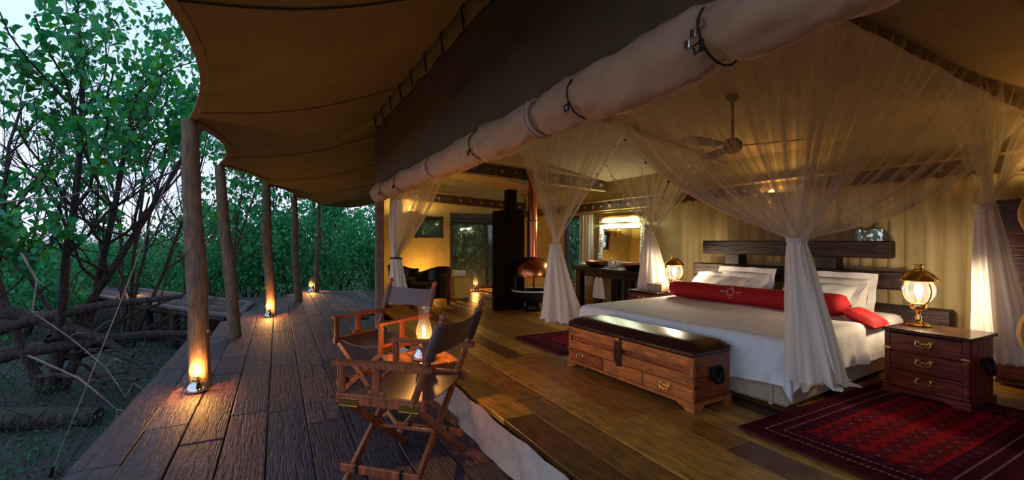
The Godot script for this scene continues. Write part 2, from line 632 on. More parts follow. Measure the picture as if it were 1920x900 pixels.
func build_shell() -> void:
	# back wall with its window openings (local x = u, z = v)
	var holes := [Rect2(8.05, 0.3, 0.62, 1.6), Rect2(2.95, 1.3, 0.35, 0.28)]
	var bw := room("wall_back", "cream canvas back wall of the tent behind the bed and vanity", "wall", 0, 4.14, 0.0, 0.0, "", "structure")
	obj("canvas", wall_mesh(-1.0, 10.5, -0.05, 2.75, 0.06, holes), M.wall, bw)
	# far wall: its x runs along -v, so turn it by a quarter
	var fw := room("wall_far", "amber-lit canvas wall at the far end of the tent with windows", "wall", 10.44, 0, 0.0, PI / 2, "", "structure")
	# local x = -v after a quarter turn
	var fh := [Rect2(-3.31, 0.3, 1.13, 1.72), Rect2(-1.99, 1.48, 0.62, 0.45)]
	obj("canvas", wall_mesh(-4.17, -0.56, -0.05, 3.3, 0.06, fh), M.wall, fw)
	var nw := room("wall_near", "canvas wall closing the near end of the tent", "wall", -1.03, 2.05, 0.0, PI / 2, "", "structure")
	obj("canvas", wall_mesh(-2.12, 2.05, -0.05, 3.3, 0.06, []), M.wall, nw)
	var sw := thing("wall_side", "canvas wall of the tent beyond its front post", "wall", W(7.34, 0.0), YAW, "", "structure")
	var sb := MB.new()
	sb.bar(Vector3(0.05, 1.6, 0.01), Vector3(3.1, 1.6, 0.56), 0.05, 3.3, 0.002)
	obj("canvas", sb, M.wall, sw)
	var w1 := room("window_1", "tall dark window in the far wall with a rolled blind", "window", 10.44, 0, 0.0, PI / 2 + PI, "", "structure")
	build_window(1, "", w1, Rect2(2.18, 0.3, 1.13, 1.72), [3.05], 0.22)
	var w2 := room("window_2", "small high window in the far amber wall", "window", 10.44, 0, 0.0, PI / 2 + PI, "", "structure")
	build_window(2, "", w2, Rect2(1.37, 1.48, 0.62, 0.45), [], 0.06)
	var w3 := room("window_3", "tall dark window in the back wall left of the mirror", "window", 0, 4.14, 0.0, 0.0, "", "structure")
	build_window(3, "", w3, Rect2(8.05, 0.3, 0.62, 1.6), [], 0.0)
	var w4 := room("window_4", "small window behind the headboard showing blue dusk through the net", "window", 0, 4.14, 0.0, 0.0, "", "structure")
	build_window(4, "", w4, Rect2(2.95, 1.3, 0.35, 0.28), [], 0.0)
	# front wall above the rolled flap
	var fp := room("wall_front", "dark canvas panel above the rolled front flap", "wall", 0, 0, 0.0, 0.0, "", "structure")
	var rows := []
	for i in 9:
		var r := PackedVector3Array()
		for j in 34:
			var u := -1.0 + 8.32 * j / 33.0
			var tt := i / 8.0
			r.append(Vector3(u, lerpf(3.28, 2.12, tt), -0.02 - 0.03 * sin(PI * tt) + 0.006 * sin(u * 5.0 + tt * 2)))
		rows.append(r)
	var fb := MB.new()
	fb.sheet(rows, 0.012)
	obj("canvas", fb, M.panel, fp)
	# ceiling
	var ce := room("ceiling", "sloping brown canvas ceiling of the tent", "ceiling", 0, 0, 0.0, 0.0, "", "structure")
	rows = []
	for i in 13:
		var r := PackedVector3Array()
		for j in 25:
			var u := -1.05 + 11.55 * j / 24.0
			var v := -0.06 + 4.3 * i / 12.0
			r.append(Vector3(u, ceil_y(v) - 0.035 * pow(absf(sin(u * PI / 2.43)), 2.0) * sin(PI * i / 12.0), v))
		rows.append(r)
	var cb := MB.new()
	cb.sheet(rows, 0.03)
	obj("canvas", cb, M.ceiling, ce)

func build_canopy() -> void:
	var o := room("canopy", "brown canvas veranda awning with a scalloped edge on the poles", "awning", 0, 0, 0.0)
	var PT := [Vector3(-2.2, 2.6, -2.1), Vector3(1.9, 2.6, -2.1), Vector3(6.03, 2.6, -2.06), Vector3(8.55, 2.53, -2.06), Vector3(10.42, 2.47, -1.48), Vector3(12.33, 2.44, -0.96), Vector3(14.05, 2.37, -0.3)]
	var edge := []
	for k in range(1, PT.size() - 1):
		var n := 16 if k == 1 else 10
		for i in n:
			if k == PT.size() - 2 and i > n: break
			var s := i / float(n)
			var p: Vector3 = PT[k].lerp(PT[k + 1], s)
			var l: float = PT[k].distance_to(PT[k + 1])
			var cut := 0.078 * l * sin(PI * s)
			p.z += cut
			p.y += 0.01 * sin(PI * s)
			edge.append(p)
	edge.append(PT[-1])
	# first stretch just behind the camera
	var pre := []
	for i in 3: pre.append(Vector3(0.4 + i * 0.5, 2.6, -2.06 + 0.0 * i))
	edge = pre + edge
	var inner := func(u: float) -> Vector3:
		if u < 7.3: return Vector3(u, 3.15, -0.045)
		var s := clampf((u - 7.3) / 6.75, 0, 1)
		return Vector3(u - 1.0 * s, lerpf(3.15, 2.45, s), lerpf(-0.045, 1.25, s))
	var rows := []
	for i in 13:
		var r := PackedVector3Array()
		var tt := i / 12.0
		for e in edge:
			var a: Vector3 = inner.call(e.x)
			var p := a.lerp(e, tt)
			p.y -= 0.1 * sin(PI * tt) + 0.012 * sin(e.x * 3.1 + tt * 4.0) * sin(PI * tt)
			r.append(p)
		rows.append(r)
	var b := MB.new()
	b.sheet(rows, 0.012)
	obj("canvas", b, M.canopy, o)
	# hem along the scalloped edge and seams across
	var h := MB.new()
	var hr := []
	for q in [[11.62, 0.004], [12.02, 0.004]]:
		var r := PackedVector3Array()
		for j in edge.size():
			var p: Vector3 = rows[11][j].lerp(rows[12][j], q[0] - 11.0)
			r.append(p - Vector3(0, 0.014 + q[1], 0))
		hr.append(r)
	h.sheet(hr, 0.006)
	obj("hem", h, M.canopy_hem, o)
	for j in range(9, edge.size(), 9):
		var s := MB.new()
		var sr := []
		for k in 2:
			var r := PackedVector3Array()
			for i in 13:
				r.append(rows[i][j] + Vector3(0.018 * (k * 2 - 1), -0.0125, 0))
			sr.append(r)
		s.sheet(sr, 0.002)
		obj("seam", s, M.canopy, o)
	# lacing flap where the awning meets the tent
	var lf := MB.new()
	var lr := []
	for i in 4:
		var r := PackedVector3Array()
		for j in 60:
			var u := 0.2 + 7.1 * j / 59.0
			r.append(Vector3(u, 3.2 - 0.075 * i + 0.012 * sin(u * 9.0), -0.06 - 0.03 * sin(PI * i / 3.0) - 0.018 * absf(sin(u * 6.0)) * (i / 3.0)))
		lr.append(r)
	lf.sheet(lr, 0.008)
	obj("lacing_flap", lf, M.canopy, o)
	for j in 14:
		var u := 0.9 + j * 0.47
		var l := MB.new()
		l.tube([Vector3(u, 3.19, -0.075), Vector3(u + 0.02, 3.09, -0.12), Vector3(u + 0.05, 2.96, -0.09)], [0.008], 6)
		obj("lace", l, M.dark_strap, o)

func build_roll() -> void:
	var o := room("canvas_roll", "long pinkish-tan rolled canvas flap tied under the tent eave", "canvas roll", 0, 0, 0.0)
	var ties := [0.7, 1.67, 2.4, 2.78, 3.6, 4.67, 5.9, 6.7]
	var rn := noise(31, 1.0, 3)
	var rows := []
	var nu := 220
	for j in nu + 1:
		var u := -0.9 + 8.25 * j / nu
		var near := 9.0
		for q in ties: near = minf(near, absf(u - q))
		var pin := exp(-near * near / 0.004)
		var sag := 0.012 * (1.0 - exp(-near * near / 0.08))
		var rr := 0.1 + 0.008 * sin(u * 3.7) - 0.014 * pin
		if j == 0 or j == nu: rr *= 0.5
		var r := PackedVector3Array()
		for k in 24:
			var a := TAU * k / 24
			var f := 1.0 + 0.05 * sin(a * 2 + u * 1.4) + 0.03 * sin(a * 5 + u * 6.0) * (1.0 - pin) + 0.07 * pin * sin(a * 7) + 0.16 * rn.get_noise_3d(u * 2.2, cos(a) * 0.9, sin(a) * 0.9) + 0.13 * rn.get_noise_3d(u * 9.0 + 20.0, cos(a) * 2.0, sin(a) * 2.0)
			# a loose fold hangs under the roll
			var drop := 0.018 * maxf(0, -sin(a)) * (0.5 + 0.5 * sin(u * 4.3)) * (1.0 - pin)
			r.append(Vector3(u, 2.09 - sag + sin(a) * rr * f * 1.1 - drop, -0.02 + cos(a) * rr * f))
		rows.append(r)
	var b := MB.new()
	b.grid(rows, false, true)
	obj("rolled_cloth", b, M.roll, o)
	for q in ties.size():
		var u: float = ties[q]
		var s := MB.new()
		var pts := []
		for k in 17:
			var a := TAU * k / 16
			pts.append(Vector3(u + 0.015 * sin(a), 2.085 + sin(a) * 0.102, -0.02 + cos(a) * 0.1))
		if q in [3, 5]:
			for w in 2:
				var pw := []
				for p in pts: pw.append(p + Vector3(0.035 * w, 0, 0))
				s.tube(pw, [0.011], 6, false)
			obj("strap", s, M.strap, o)
		else:
			s.tube(pts, [0.004], 6, false)
			for w in 2:
				s.tube([pts[9], pts[9] + Vector3(0.02 - 0.035 * w, -0.012, -0.014), pts[9] + Vector3(0.012 - 0.03 * w, -0.04, -0.012), pts[9] + Vector3(0.0, -0.03, -0.006), pts[9]], [0.004], 5)
			s.ball(pts[9], Vector3(0.009, 0.009, 0.009), 7, 5)
			obj("tie_cord", s, M.dark_strap, o)
			if q == 1:
				var bk := MB.new()
				for w in 3:
					bk.box(Vector3(u + 0.02 * w - 0.01, 2.1 - 0.028 * w, -0.125 - 0.004 * w), Vector3(0.022, 0.03, 0.012), 0.003)
				obj("buckle", bk, M.chrome, o)

func build_step_skirt() -> void:
	var o := room("step_skirt", "pale canvas skirt hanging down the step between room and deck", "canvas skirt", 0, 0, 0.0)
	var rows := []
	for i in 7:
		var r := PackedVector3Array()
		for j in 90:
			var u := -1.0 + 8.3 * j / 89.0
			var tt := i / 6.0
			var y := lerpf(0.25 + 0.012 * sin(u * 5.2) + 0.008 * sin(u * 11.0), 0.004, tt)
			r.append(Vector3(u, y, -0.035 - 0.025 * tt - 0.012 * sin(u * 7.0 + tt * 3.0) * sin(u * 2.3 + tt) - 0.006 * sin(u * 19.0 + tt * 5.0)))
		rows.append(r)
	var b := MB.new()
	b.sheet(rows, 0.006)
	obj("canvas", b, M.skirt, o)

func build_poles() -> void:
	var P := [[5.958, -1.962, 6.034, -2.05, 2.59, 0.085], [8.426, -1.851, 8.555, -2.05, 2.52, 0.08], [10.366, -1.404, 10.417, -1.48, 2.46, 0.085], [12.263, -0.858, 12.326, -0.96, 2.43, 0.08], [14.047, -0.345, 14.02, -0.3, 2.36, 0.06]]
	var labels := ["thick veranda pole nearest the camera with a lantern at its foot", "veranda pole second from the camera, leaning, no lantern", "third veranda pole, glowing amber above the lantern at its foot", "fourth veranda pole, dark, beyond the glowing one", "thin farthest veranda pole at the deck's far corner"]
	for k in 5:
		var q = P[k]
		var o := thing("pole", labels[k], "pole", W(q[0], q[1], 0.0), 0, "wooden veranda poles")
		var top := W(q[2], q[3], q[4]) - o.position
		var pts := []
		var rad := []
		for i in 15:
			var s := i / 14.0
			pts.append(top * s + Vector3(0.025 * sin(s * 5.0 + k), 0, 0.02 * sin(s * 4.0 + k * 2)) * sin(PI * s))
			rad.append(q[5] * lerpf(1.12, 0.84, s) * (1.0 + 0.03 * sin(s * 17.0 + k)))
		var b := MB.new()
		b.tube(pts, rad, 14, true, 0.05, k * 3)
		obj("shaft", b, M.pole, o)
		for i in 3:
			var kn := MB.new()
			var c: Vector3 = pts[3 + i * 4]
			var a := k * 1.3 + i * 2.1
			kn.ball(c + Vector3(cos(a), 0, sin(a)) * rad[3 + i * 4] * 0.9, Vector3(0.025, 0.03, 0.025), 8, 6)
			obj("knot", kn, M.pole, o)
	var t := room("tent_post", "square pale post at the far front corner of the tent", "post", 7.3, 0.0, 0.0)
	var tb := MB.new()
	tb.box(Vector3(0, 1.07, 0), Vector3(0.11, 2.14, 0.11), 0.01)
	obj("shaft", tb, M.post, t)

# ---- lamps ----
func hurricane_lantern(label: String, at: Vector3, turn: float, e: float, s := 1.0) -> Node3D:
	var o := thing("oil_lantern", label, "lantern", at, turn, "glass-chimney oil lanterns")
	o.scale = Vector3.ONE * s
	var b := MB.new()
	b.lathe([Vector2(0, 0), Vector2(0.078, 0), Vector2(0.082, 0.012), Vector2(0.078, 0.04), Vector2(0.062, 0.072), Vector2(0.04, 0.092), Vector2(0.028, 0.1), Vector2(0, 0.1)], 24)
	obj("base", b, M.chrome, o)
	var f := MB.new()
	f.lathe([Vector2(0.02, 0.098), Vector2(0.034, 0.104), Vector2(0.036, 0.124), Vector2(0.02, 0.13), Vector2(0.026, 0.142), Vector2(0.03, 0.15), Vector2(0.0, 0.152)], 18)
	f.tube([Vector3(0.03, 0.115, 0), Vector3(0.062, 0.112, 0)], [0.004], 6)
	f.ball(Vector3(0.066, 0.112, 0), Vector3(0.005, 0.012, 0.012), 8, 6)
	obj("burner", f, M.brass, o)
	var g := MB.new()
	g.lathe([Vector2(0.036, 0.142), Vector2(0.052, 0.165), Vector2(0.06, 0.2), Vector2(0.054, 0.24), Vector2(0.042, 0.28), Vector2(0.036, 0.32), Vector2(0.044, 0.365), Vector2(0.05, 0.385)], 22)
	obj("glass_chimney", g, M.glass, o)
	var fl := MB.new()
	fl.lathe([Vector2(0, 0.152), Vector2(0.008, 0.16), Vector2(0.01, 0.172), Vector2(0.006, 0.19), Vector2(0, 0.208)], 10)
	obj("flame", fl, M.flame, o)
	omni(o, Vector3(0, 0.18, 0), Color(1.0, 0.69, 0.35), e, 0.02)
	return o

func ship_lamp(label: String, u: float, v: float, y: float, turn: float, e: float) -> Node3D:
	var o := room("bedside_lamp", label, "lamp", u, v, y, turn, "brass bedside lamps")
	var b := MB.new()
	b.lathe([Vector2(0, 0), Vector2(0.075, 0), Vector2(0.078, 0.008), Vector2(0.06, 0.018), Vector2(0.026, 0.03), Vector2(0.018, 0.05), Vector2(0.022, 0.065), Vector2(0.014, 0.08), Vector2(0.014, 0.11), Vector2(0.04, 0.125), Vector2(0.052, 0.135), Vector2(0.055, 0.165), Vector2(0.04, 0.172), Vector2(0.02, 0.178), Vector2(0.02, 0.205), Vector2(0, 0.206)], 22)
	obj("base", b, M.brass, o)
	var g := MB.new()
	g.lathe([Vector2(0.045, 0.17), Vector2(0.078, 0.195), Vector2(0.1, 0.24), Vector2(0.104, 0.28), Vector2(0.092, 0.325), Vector2(0.066, 0.355)], 24)
	obj("glass_globe", g, M.glass, o)
	var r := MB.new()
	for s in 4:
		var a := PI / 4 + s * PI / 2
		var pts := []
		for i in 12:
			var t := -1.15 + 2.2 * i / 11.0
			var rr := 0.018 + 0.1 * cos(t)
			pts.append(Vector3(cos(a) * rr, 0.265 + 0.105 * sin(t), sin(a) * rr))
		r.tube(pts, [0.006], 7)
	obj("cage", r, M.brass, o)
	var sh := MB.new()
	sh.lathe([Vector2(0.118, 0.345), Vector2(0.126, 0.35), Vector2(0.09, 0.395), Vector2(0.05, 0.425), Vector2(0.028, 0.432), Vector2(0.028, 0.458), Vector2(0.042, 0.463), Vector2(0.042, 0.47), Vector2(0, 0.47)], 26)
	sh.lathe([Vector2(0, 0.42), Vector2(0.044, 0.417), Vector2(0.084, 0.388), Vector2(0.117, 0.344)], 26)
	obj("shade", sh, M.brass, o)
	var bu := MB.new()
	bu.lathe([Vector2(0, 0.206), Vector2(0.012, 0.21), Vector2(0.016, 0.23), Vector2(0.026, 0.258), Vector2(0.028, 0.282), Vector2(0.02, 0.305), Vector2(0, 0.316)], 14)
	obj("bulb", bu, M.bulb, o)
	omni(o, Vector3(0, 0.27, 0), Color(1.0, 0.92, 0.78), e, 0.03)
	return o

# ---- director's chair: faces local +z ----
func director_chair(label: String, at: Vector3, turn: float) -> Node3D:
	var o := thing("directors_chair", label, "chair", at, turn, "folding wooden director's chairs on the deck")
	var w := 0.3
	var ym := 0.515
	for s in [-1, 1]:
		var x: float = s * w
		var rail := MB.new()
		rail.box(Vector3(x, ym, 0.0), Vector3(0.03, 0.06, 0.56), 0.005)
		var r := obj("seat_rail", rail, M.chair_wood_up, o)
		for q in [-0.19, 0.19]:
			var h := MB.new()
			h.box(Vector3(x + s * 0.017, ym - 0.012, q), Vector3(0.006, 0.04, 0.12), 0.002)
			h.tube([Vector3(x + s * 0.02, ym - 0.034, q - 0.06), Vector3(x + s * 0.02, ym - 0.034, q + 0.06)], [0.006], 8)
			obj("hinge", h, M.old_brass, r)
		var arm := MB.new()
		var ol := PackedVector2Array()
		for k in 13:
			var zz := -0.33 + 0.62 * k / 12.0
			ol.append(Vector2(zz, 0.736 + 0.006 * sin(k * 0.5)))
		for k in 13:
			var zz := 0.29 - 0.62 * k / 12.0
			ol.append(Vector2(zz, 0.708 + 0.004 * sin(k * 0.5)))
		ol.reverse()
		arm.xf = Transform3D(Basis(Vector3.UP, -PI / 2), Vector3(x, 0, 0))
		arm.prism(ol, -0.032, 0.032)
		obj("armrest", arm, M.chair_wood_up, o)
		for q in [[0.25, 0.046], [0.02, 0.05]]:
			var p := MB.new()
			p.box(Vector3(x, 0.625, q[0]), Vector3(0.026, 0.17, q[1]), 0.006)
			if q[0] < 0.1:
				p.box(Vector3(x, 0.556, q[0]), Vector3(0.026, 0.034, q[1] + 0.06), 0.01)
			obj("arm_support", p, M.chair_wood_up, o)
		var bp := MB.new()
		var lo := Vector3(x, ym - 0.01, -0.2)
		var hi := Vector3(x, 0.975, -0.375)
		bp.bar(lo, lo.lerp(hi, 0.5), 0.032, 0.045, 0.006, Vector3.RIGHT)
		bp.tube([lo.lerp(hi, 0.45), hi], [0.019], 10)
		var post := obj("back_post", bp, M.chair_wood_up, o)
		var fn := MB.new()
		var up := (hi - lo).normalized()
		fn.xf = Transform3D(Basis(Quaternion(Vector3.UP, up)), hi)
		fn.lathe([Vector2(0, -0.004), Vector2(0.02, -0.002), Vector2(0.021, 0.006), Vector2(0.012, 0.012), Vector2(0.022, 0.022), Vector2(0.024, 0.034), Vector2(0.016, 0.048), Vector2(0.009, 0.054), Vector2(0.008, 0.06), Vector2(0, 0.064)], 14)
		obj("finial", fn, M.chair_wood_up, post)
		var sl := MB.new()
		sl.tube([lo.lerp(hi, 0.56), lo.lerp(hi, 0.76), lo.lerp(hi, 0.97)], [0.029, 0.031, 0.028], 12)
		obj("leather_sleeve", sl, M.back_leather, o)
		# the rails that the crossed legs stand on
		var fr := MB.new()
		fr.box(Vector3(x * 1.02, 0.125, 0.0), Vector3(0.024, 0.045, 0.5), 0.004)
		var foot := obj("stretcher", fr, M.chair_wood_up, o)
		for q in [-0.14, 0.14]:
			var mt := MB.new()
			mt.box(Vector3(x * 1.02, 0.125, q), Vector3(0.03, 0.05, 0.022), 0.003)
			obj("bracket", mt, M.iron, foot)
	for z in [-0.215, 0.215]:
		for s in [-1, 1]:
			var l := MB.new()
			var zz: float = z + s * 0.016
			l.bar(Vector3(s * (w + 0.03), 0.0, zz), Vector3(-s * w, ym - 0.02, zz), 0.048, 0.026, 0.005, Vector3.BACK)
			obj("leg", l, M.chair_wood_up, o)
		var bt := MB.new()
		bt.tube([Vector3(0, 0.25, z - 0.036), Vector3(0, 0.25, z + 0.036)], [0.011], 8)
		obj("pivot_bolt", bt, M.old_brass, o)
	var tie := MB.new()
	tie.tube([Vector3(0, 0.25, -0.2), Vector3(0, 0.25, 0.2)], [0.012], 8)
	obj("tie_bar", tie, M.chair_wood_up, o)
	# sagging seat
	var rows := []
	for i in 9:
		var r := PackedVector3Array()
		for j in 9:
			var x := lerpf(-w, w, j / 8.0)
			r.append(Vector3(x, ym + 0.026 - 0.04 * (1.0 - pow(x / w, 2.0)) - 0.006 * sin(PI * i / 8.0), lerpf(-0.25, 0.25, i / 8.0)))
		rows.append(r)
	var st := MB.new()
	st.sheet(rows, 0.006)
	obj("seat", st, M.chair_leather, o)
	# back
	rows = []
	for i in 7:
		var r := PackedVector3Array()
		for j in 11:
			var x := lerpf(-w, w, j / 10.0)
			var tt := lerpf(0.6, 0.95, i / 6.0)
			var p := Vector3(0, ym - 0.01, -0.2).lerp(Vector3(0, 0.975, -0.375), tt)
			r.append(Vector3(x, p.y - 0.012 * sin(PI * j / 10.0) * (i / 6.0), p.z - 0.035 * sin(PI * j / 10.0)))
		rows.append(r)
	var bk := MB.new()
	bk.sheet(rows, 0.007)
	obj("backrest", bk, M.back_leather, o)
	return o

func camp_table() -> void:
	var o := thing("side_table", "small folding wooden camp table between the two director's chairs", "table", Vector3(-0.72, 0, -3.55), 0.5)
	var h := 0.5
	for k in 5:
		var b := MB.new()
		b.box(Vector3(-0.2 + 0.1 * k, h - 0.012, 0), Vector3(0.094, 0.022, 0.46), 0.004)
		obj("slat", b, M.table, o)
	for s in [-1, 1]:
		var f := MB.new()
		f.box(Vector3(0, h - 0.04, s * 0.19), Vector3(0.48, 0.035, 0.025), 0.004)
		obj("rail", f, M.table, o)
		for q in [-1, 1]:
			var l := MB.new()
			l.bar(Vector3(q * 0.23, 0, s * 0.19 + q * 0.014), Vector3(-q * 0.2, h - 0.05, s * 0.19 + q * 0.014), 0.04, 0.022, 0.004, Vector3.BACK)
			obj("leg", l, M.table, o)
	for q in [-1, 1]:
		var l := MB.new()
		l.box(Vector3(q * 0.2, 0.04, 0), Vector3(0.022, 0.035, 0.4), 0.004)
		obj("stretcher", l, M.table, o)

# ---- storage chest at the foot of the bed: front faces local -z, x along u ----
func bail_handle(o: Node3D, at: Vector3, basis: Basis, s := 1.0, drop := 1.0) -> void:
	# brass swan-neck pull that looks along local +z of the basis
	var p := MB.new()
	p.xf = Transform3D(basis.scaled(Vector3.ONE * s), at)
	p.box(Vector3(-0.036, 0.012, 0.002), Vector3(0.03, 0.026, 0.005), 0.002)
	p.box(Vector3(0.036, 0.012, 0.002), Vector3(0.03, 0.026, 0.005), 0.002)
	p.box(Vector3(0, 0.0, 0.001), Vector3(0.05, 0.016, 0.004), 0.001)
	p.ball(Vector3(-0.036, 0.012, 0.008), Vector3(0.008, 0.008, 0.006), 8, 6)
	p.ball(Vector3(0.036, 0.012, 0.008), Vector3(0.008, 0.008, 0.006), 8, 6)
	p.tube([Vector3(-0.036, 0.012, 0.012), Vector3(-0.044, -0.006, 0.014), Vector3(-0.03, -0.02 * drop, 0.016), Vector3(-0.012, -0.016 * drop, 0.017), Vector3(0, -0.026 * drop, 0.017), Vector3(0.012, -0.016 * drop, 0.017), Vector3(0.03, -0.02 * drop, 0.016), Vector3(0.044, -0.006, 0.014), Vector3(0.036, 0.012, 0.012)], [0.0045], 7)
	obj("handle", p, M.brass, o)

func build_chest() -> void:
	var o := room("storage_chest", "long wooden storage chest with a dark leather padded lid at the foot of the bed", "chest", 3.49, 1.335, FLOOR, 0.06)
	var L := 1.34
	var D := 0.38
	var f := -D / 2
	# plank body, slightly proud boards on the front
	var body := MB.new()
	body.box(Vector3(0, 0.215, 0.004), Vector3(L - 0.02, 0.31, D - 0.02), 0.004)
	obj("carcass", body, M.chest_dark, o)
	for k in 2:
		var b := MB.new()
		b.box(Vector3(0, 0.288 + 0.0 * k - (0.079 if k == 1 else 0.0) + 0.04 * (1 - k), f), Vector3(L, 0.075, 0.02), 0.003)
		obj("board", b, M.chest, o)
	for k in 3:
		var b := MB.new()
		var x: float = [0.44, 0.0, -0.44][k]
		b.box(Vector3(x, 0.117, f - 0.001), Vector3(0.43, 0.1, 0.02), 0.004)
		var d := obj("drawer", b, M.chest_dark if k == 0 else M.chest, o)
		if k != 1:
			bail_handle(d, Vector3(x + (0.06 if k == 0 else 0.0), 0.125, f - 0.012), Basis(Vector3.UP, PI), 1.0)
	for s in [-1, 1]:
		var st := MB.new()
		st.box(Vector3(s * (L / 2 - 0.012), 0.21, f), Vector3(0.03, 0.3, 0.024), 0.003)
		obj("corner_post", st, M.chest, o)
		for k in 2:
			var e := MB.new()
			e.box(Vector3(s * (L / 2), 0.3 - 0.15 * k, 0.0), Vector3(0.018, 0.145, D), 0.003)
			obj("board", e, M.chest_dark, o)
		var hd := MB.new()
		hd.xf = Transform3D(Basis(Vector3.UP, s * PI / 2), Vector3(s * (L / 2 + 0.012), 0.24, 0.02))
		hd.tube([Vector3(-0.05, 0.02, 0.0), Vector3(-0.05, 0.02, 0.022)], [0.014], 10)
		hd.tube([Vector3(0.05, 0.02, 0.0), Vector3(0.05, 0.02, 0.022)], [0.014], 10)
		hd.tube([Vector3(-0.05, 0.02, 0.02), Vector3(-0.058, -0.03, 0.026), Vector3(-0.03, -0.058, 0.03), Vector3(0.03, -0.058, 0.03), Vector3(0.058, -0.03, 0.026), Vector3(0.05, 0.02, 0.02)], [0.01], 8)
		hd.box(Vector3(0, 0.0, 0.0), Vector3(0.13, 0.1, 0.006), 0.002)
		obj("lift_handle", hd, M.iron, o)
		for k in 2:
			for w in 2:
				var y := 0.335 - 0.17 * k
				var bm := MB.new()
				bm.xf = Transform3D(Basis.IDENTITY if w == 0 else Basis(Vector3.UP, s * PI / 2), Vector3(s * (L / 2 + 0.009), y, f - 0.016))
				bm.prism(_flip(PackedVector2Array([Vector2(0.0, -0.014), Vector2(0.045, -0.014), Vector2(0.062, 0.0), Vector2(0.045, 0.014), Vector2(0.0, 0.014)]), -s), 0, 0.004)
				obj("corner_brace", bm, M.old_brass, o)
	# plinth with bracket feet
	var pl := MB.new()
	var ol := PackedVector2Array([Vector2(-L / 2 - 0.015, 0), Vector2(-L / 2 + 0.05, 0), Vector2(-L / 2 + 0.075, 0.022), Vector2(-L / 2 + 0.11, 0.028), Vector2(-L / 2 + 0.13, 0.045), Vector2(L / 2 - 0.13, 0.045), Vector2(L / 2 - 0.11, 0.028), Vector2(L / 2 - 0.075, 0.022), Vector2(L / 2 - 0.05, 0), Vector2(L / 2 + 0.015, 0), Vector2(L / 2 + 0.015, 0.068), Vector2(-L / 2 - 0.015, 0.068)])
	pl.prism(ol, f - 0.018, f + 0.006)
	pl.prism(ol, -f - 0.006, -f + 0.012)
	var os := PackedVector2Array([Vector2(f, 0), Vector2(f + 0.05, 0), Vector2(f + 0.07, 0.022), Vector2(f + 0.09, 0.04), Vector2(-f - 0.09, 0.04), Vector2(-f - 0.07, 0.022), Vector2(-f - 0.05, 0), Vector2(-f, 0), Vector2(-f, 0.068), Vector2(f, 0.068)])
	for s in [-1, 1]:
		pl.xf = Transform3D(Basis(Vector3.UP, -PI / 2), Vector3(s * (L / 2 + 0.002), 0, 0))
		pl.prism(os, -0.013, 0.013)
	pl.xf = Transform3D.IDENTITY
	obj("plinth", pl, M.chest, o)
	# padded lid
	var rows := []
	for i in 11:
		var r := PackedVector3Array()
		for j in 25:
			var sx := -1.0 + 2.0 * j / 24.0
			var sz := -1.0 + 2.0 * i / 10.0
			var puff := pow(maxf(0.0, 1.0 - pow(absf(sx), 14.0)), 0.5) * pow(maxf(0.0, 1.0 - pow(absf(sz), 5.0)), 0.5)
			r.append(Vector3(sx * (L / 2 + 0.012), 0.405 + 0.055 * puff, sz * (D / 2 + 0.014)))
		rows.append(r)
	rows.reverse()
	var lid := MB.new()
	lid.grid(rows)
	lid.box(Vector3(0, 0.388, 0), Vector3(L + 0.024, 0.038, D + 0.028), 0.01)
	var ld := obj("padded_lid", lid, M.chest_leather, o)
	var strap := MB.new()
	for s in 2:
		strap.bar(Vector3(0.02 + 0.016 * s, 0.375, f - 0.026), Vector3(0.03 + 0.03 * s - 0.01, 0.15 + 0.03 * s, f - 0.02), 0.05, 0.006, 0.002, Vector3.BACK)
	obj("leather_strap", strap, M.chest_leather, ld)
	var hp := MB.new()
	hp.box(Vector3(0.03, 0.365, f - 0.024), Vector3(0.05, 0.03, 0.012), 0.003)
	hp.tube([Vector3(0.05, 0.19, f - 0.03), Vector3(0.055, 0.165, f - 0.032), Vector3(0.03, 0.16, f - 0.032)], [0.005], 6)
	obj("hasp", hp, M.old_brass, o)

func _flip(p: PackedVector2Array, s: float) -> PackedVector2Array:
	var r := PackedVector2Array()
	for q in p: r.append(Vector2(q.x * s, q.y))
	if s < 0: r.reverse()
	return r

# ---- bed: its own frame, x along the width (u), z towards the head ----
var BED_TURN := 0.0986
func bedside(x: float, z: float, y := FLOOR) -> Vector3:
	return W(2.5, 1.72, y) + Basis(Vector3.UP, YAW + BED_TURN) * Vector3(x, 0, z)

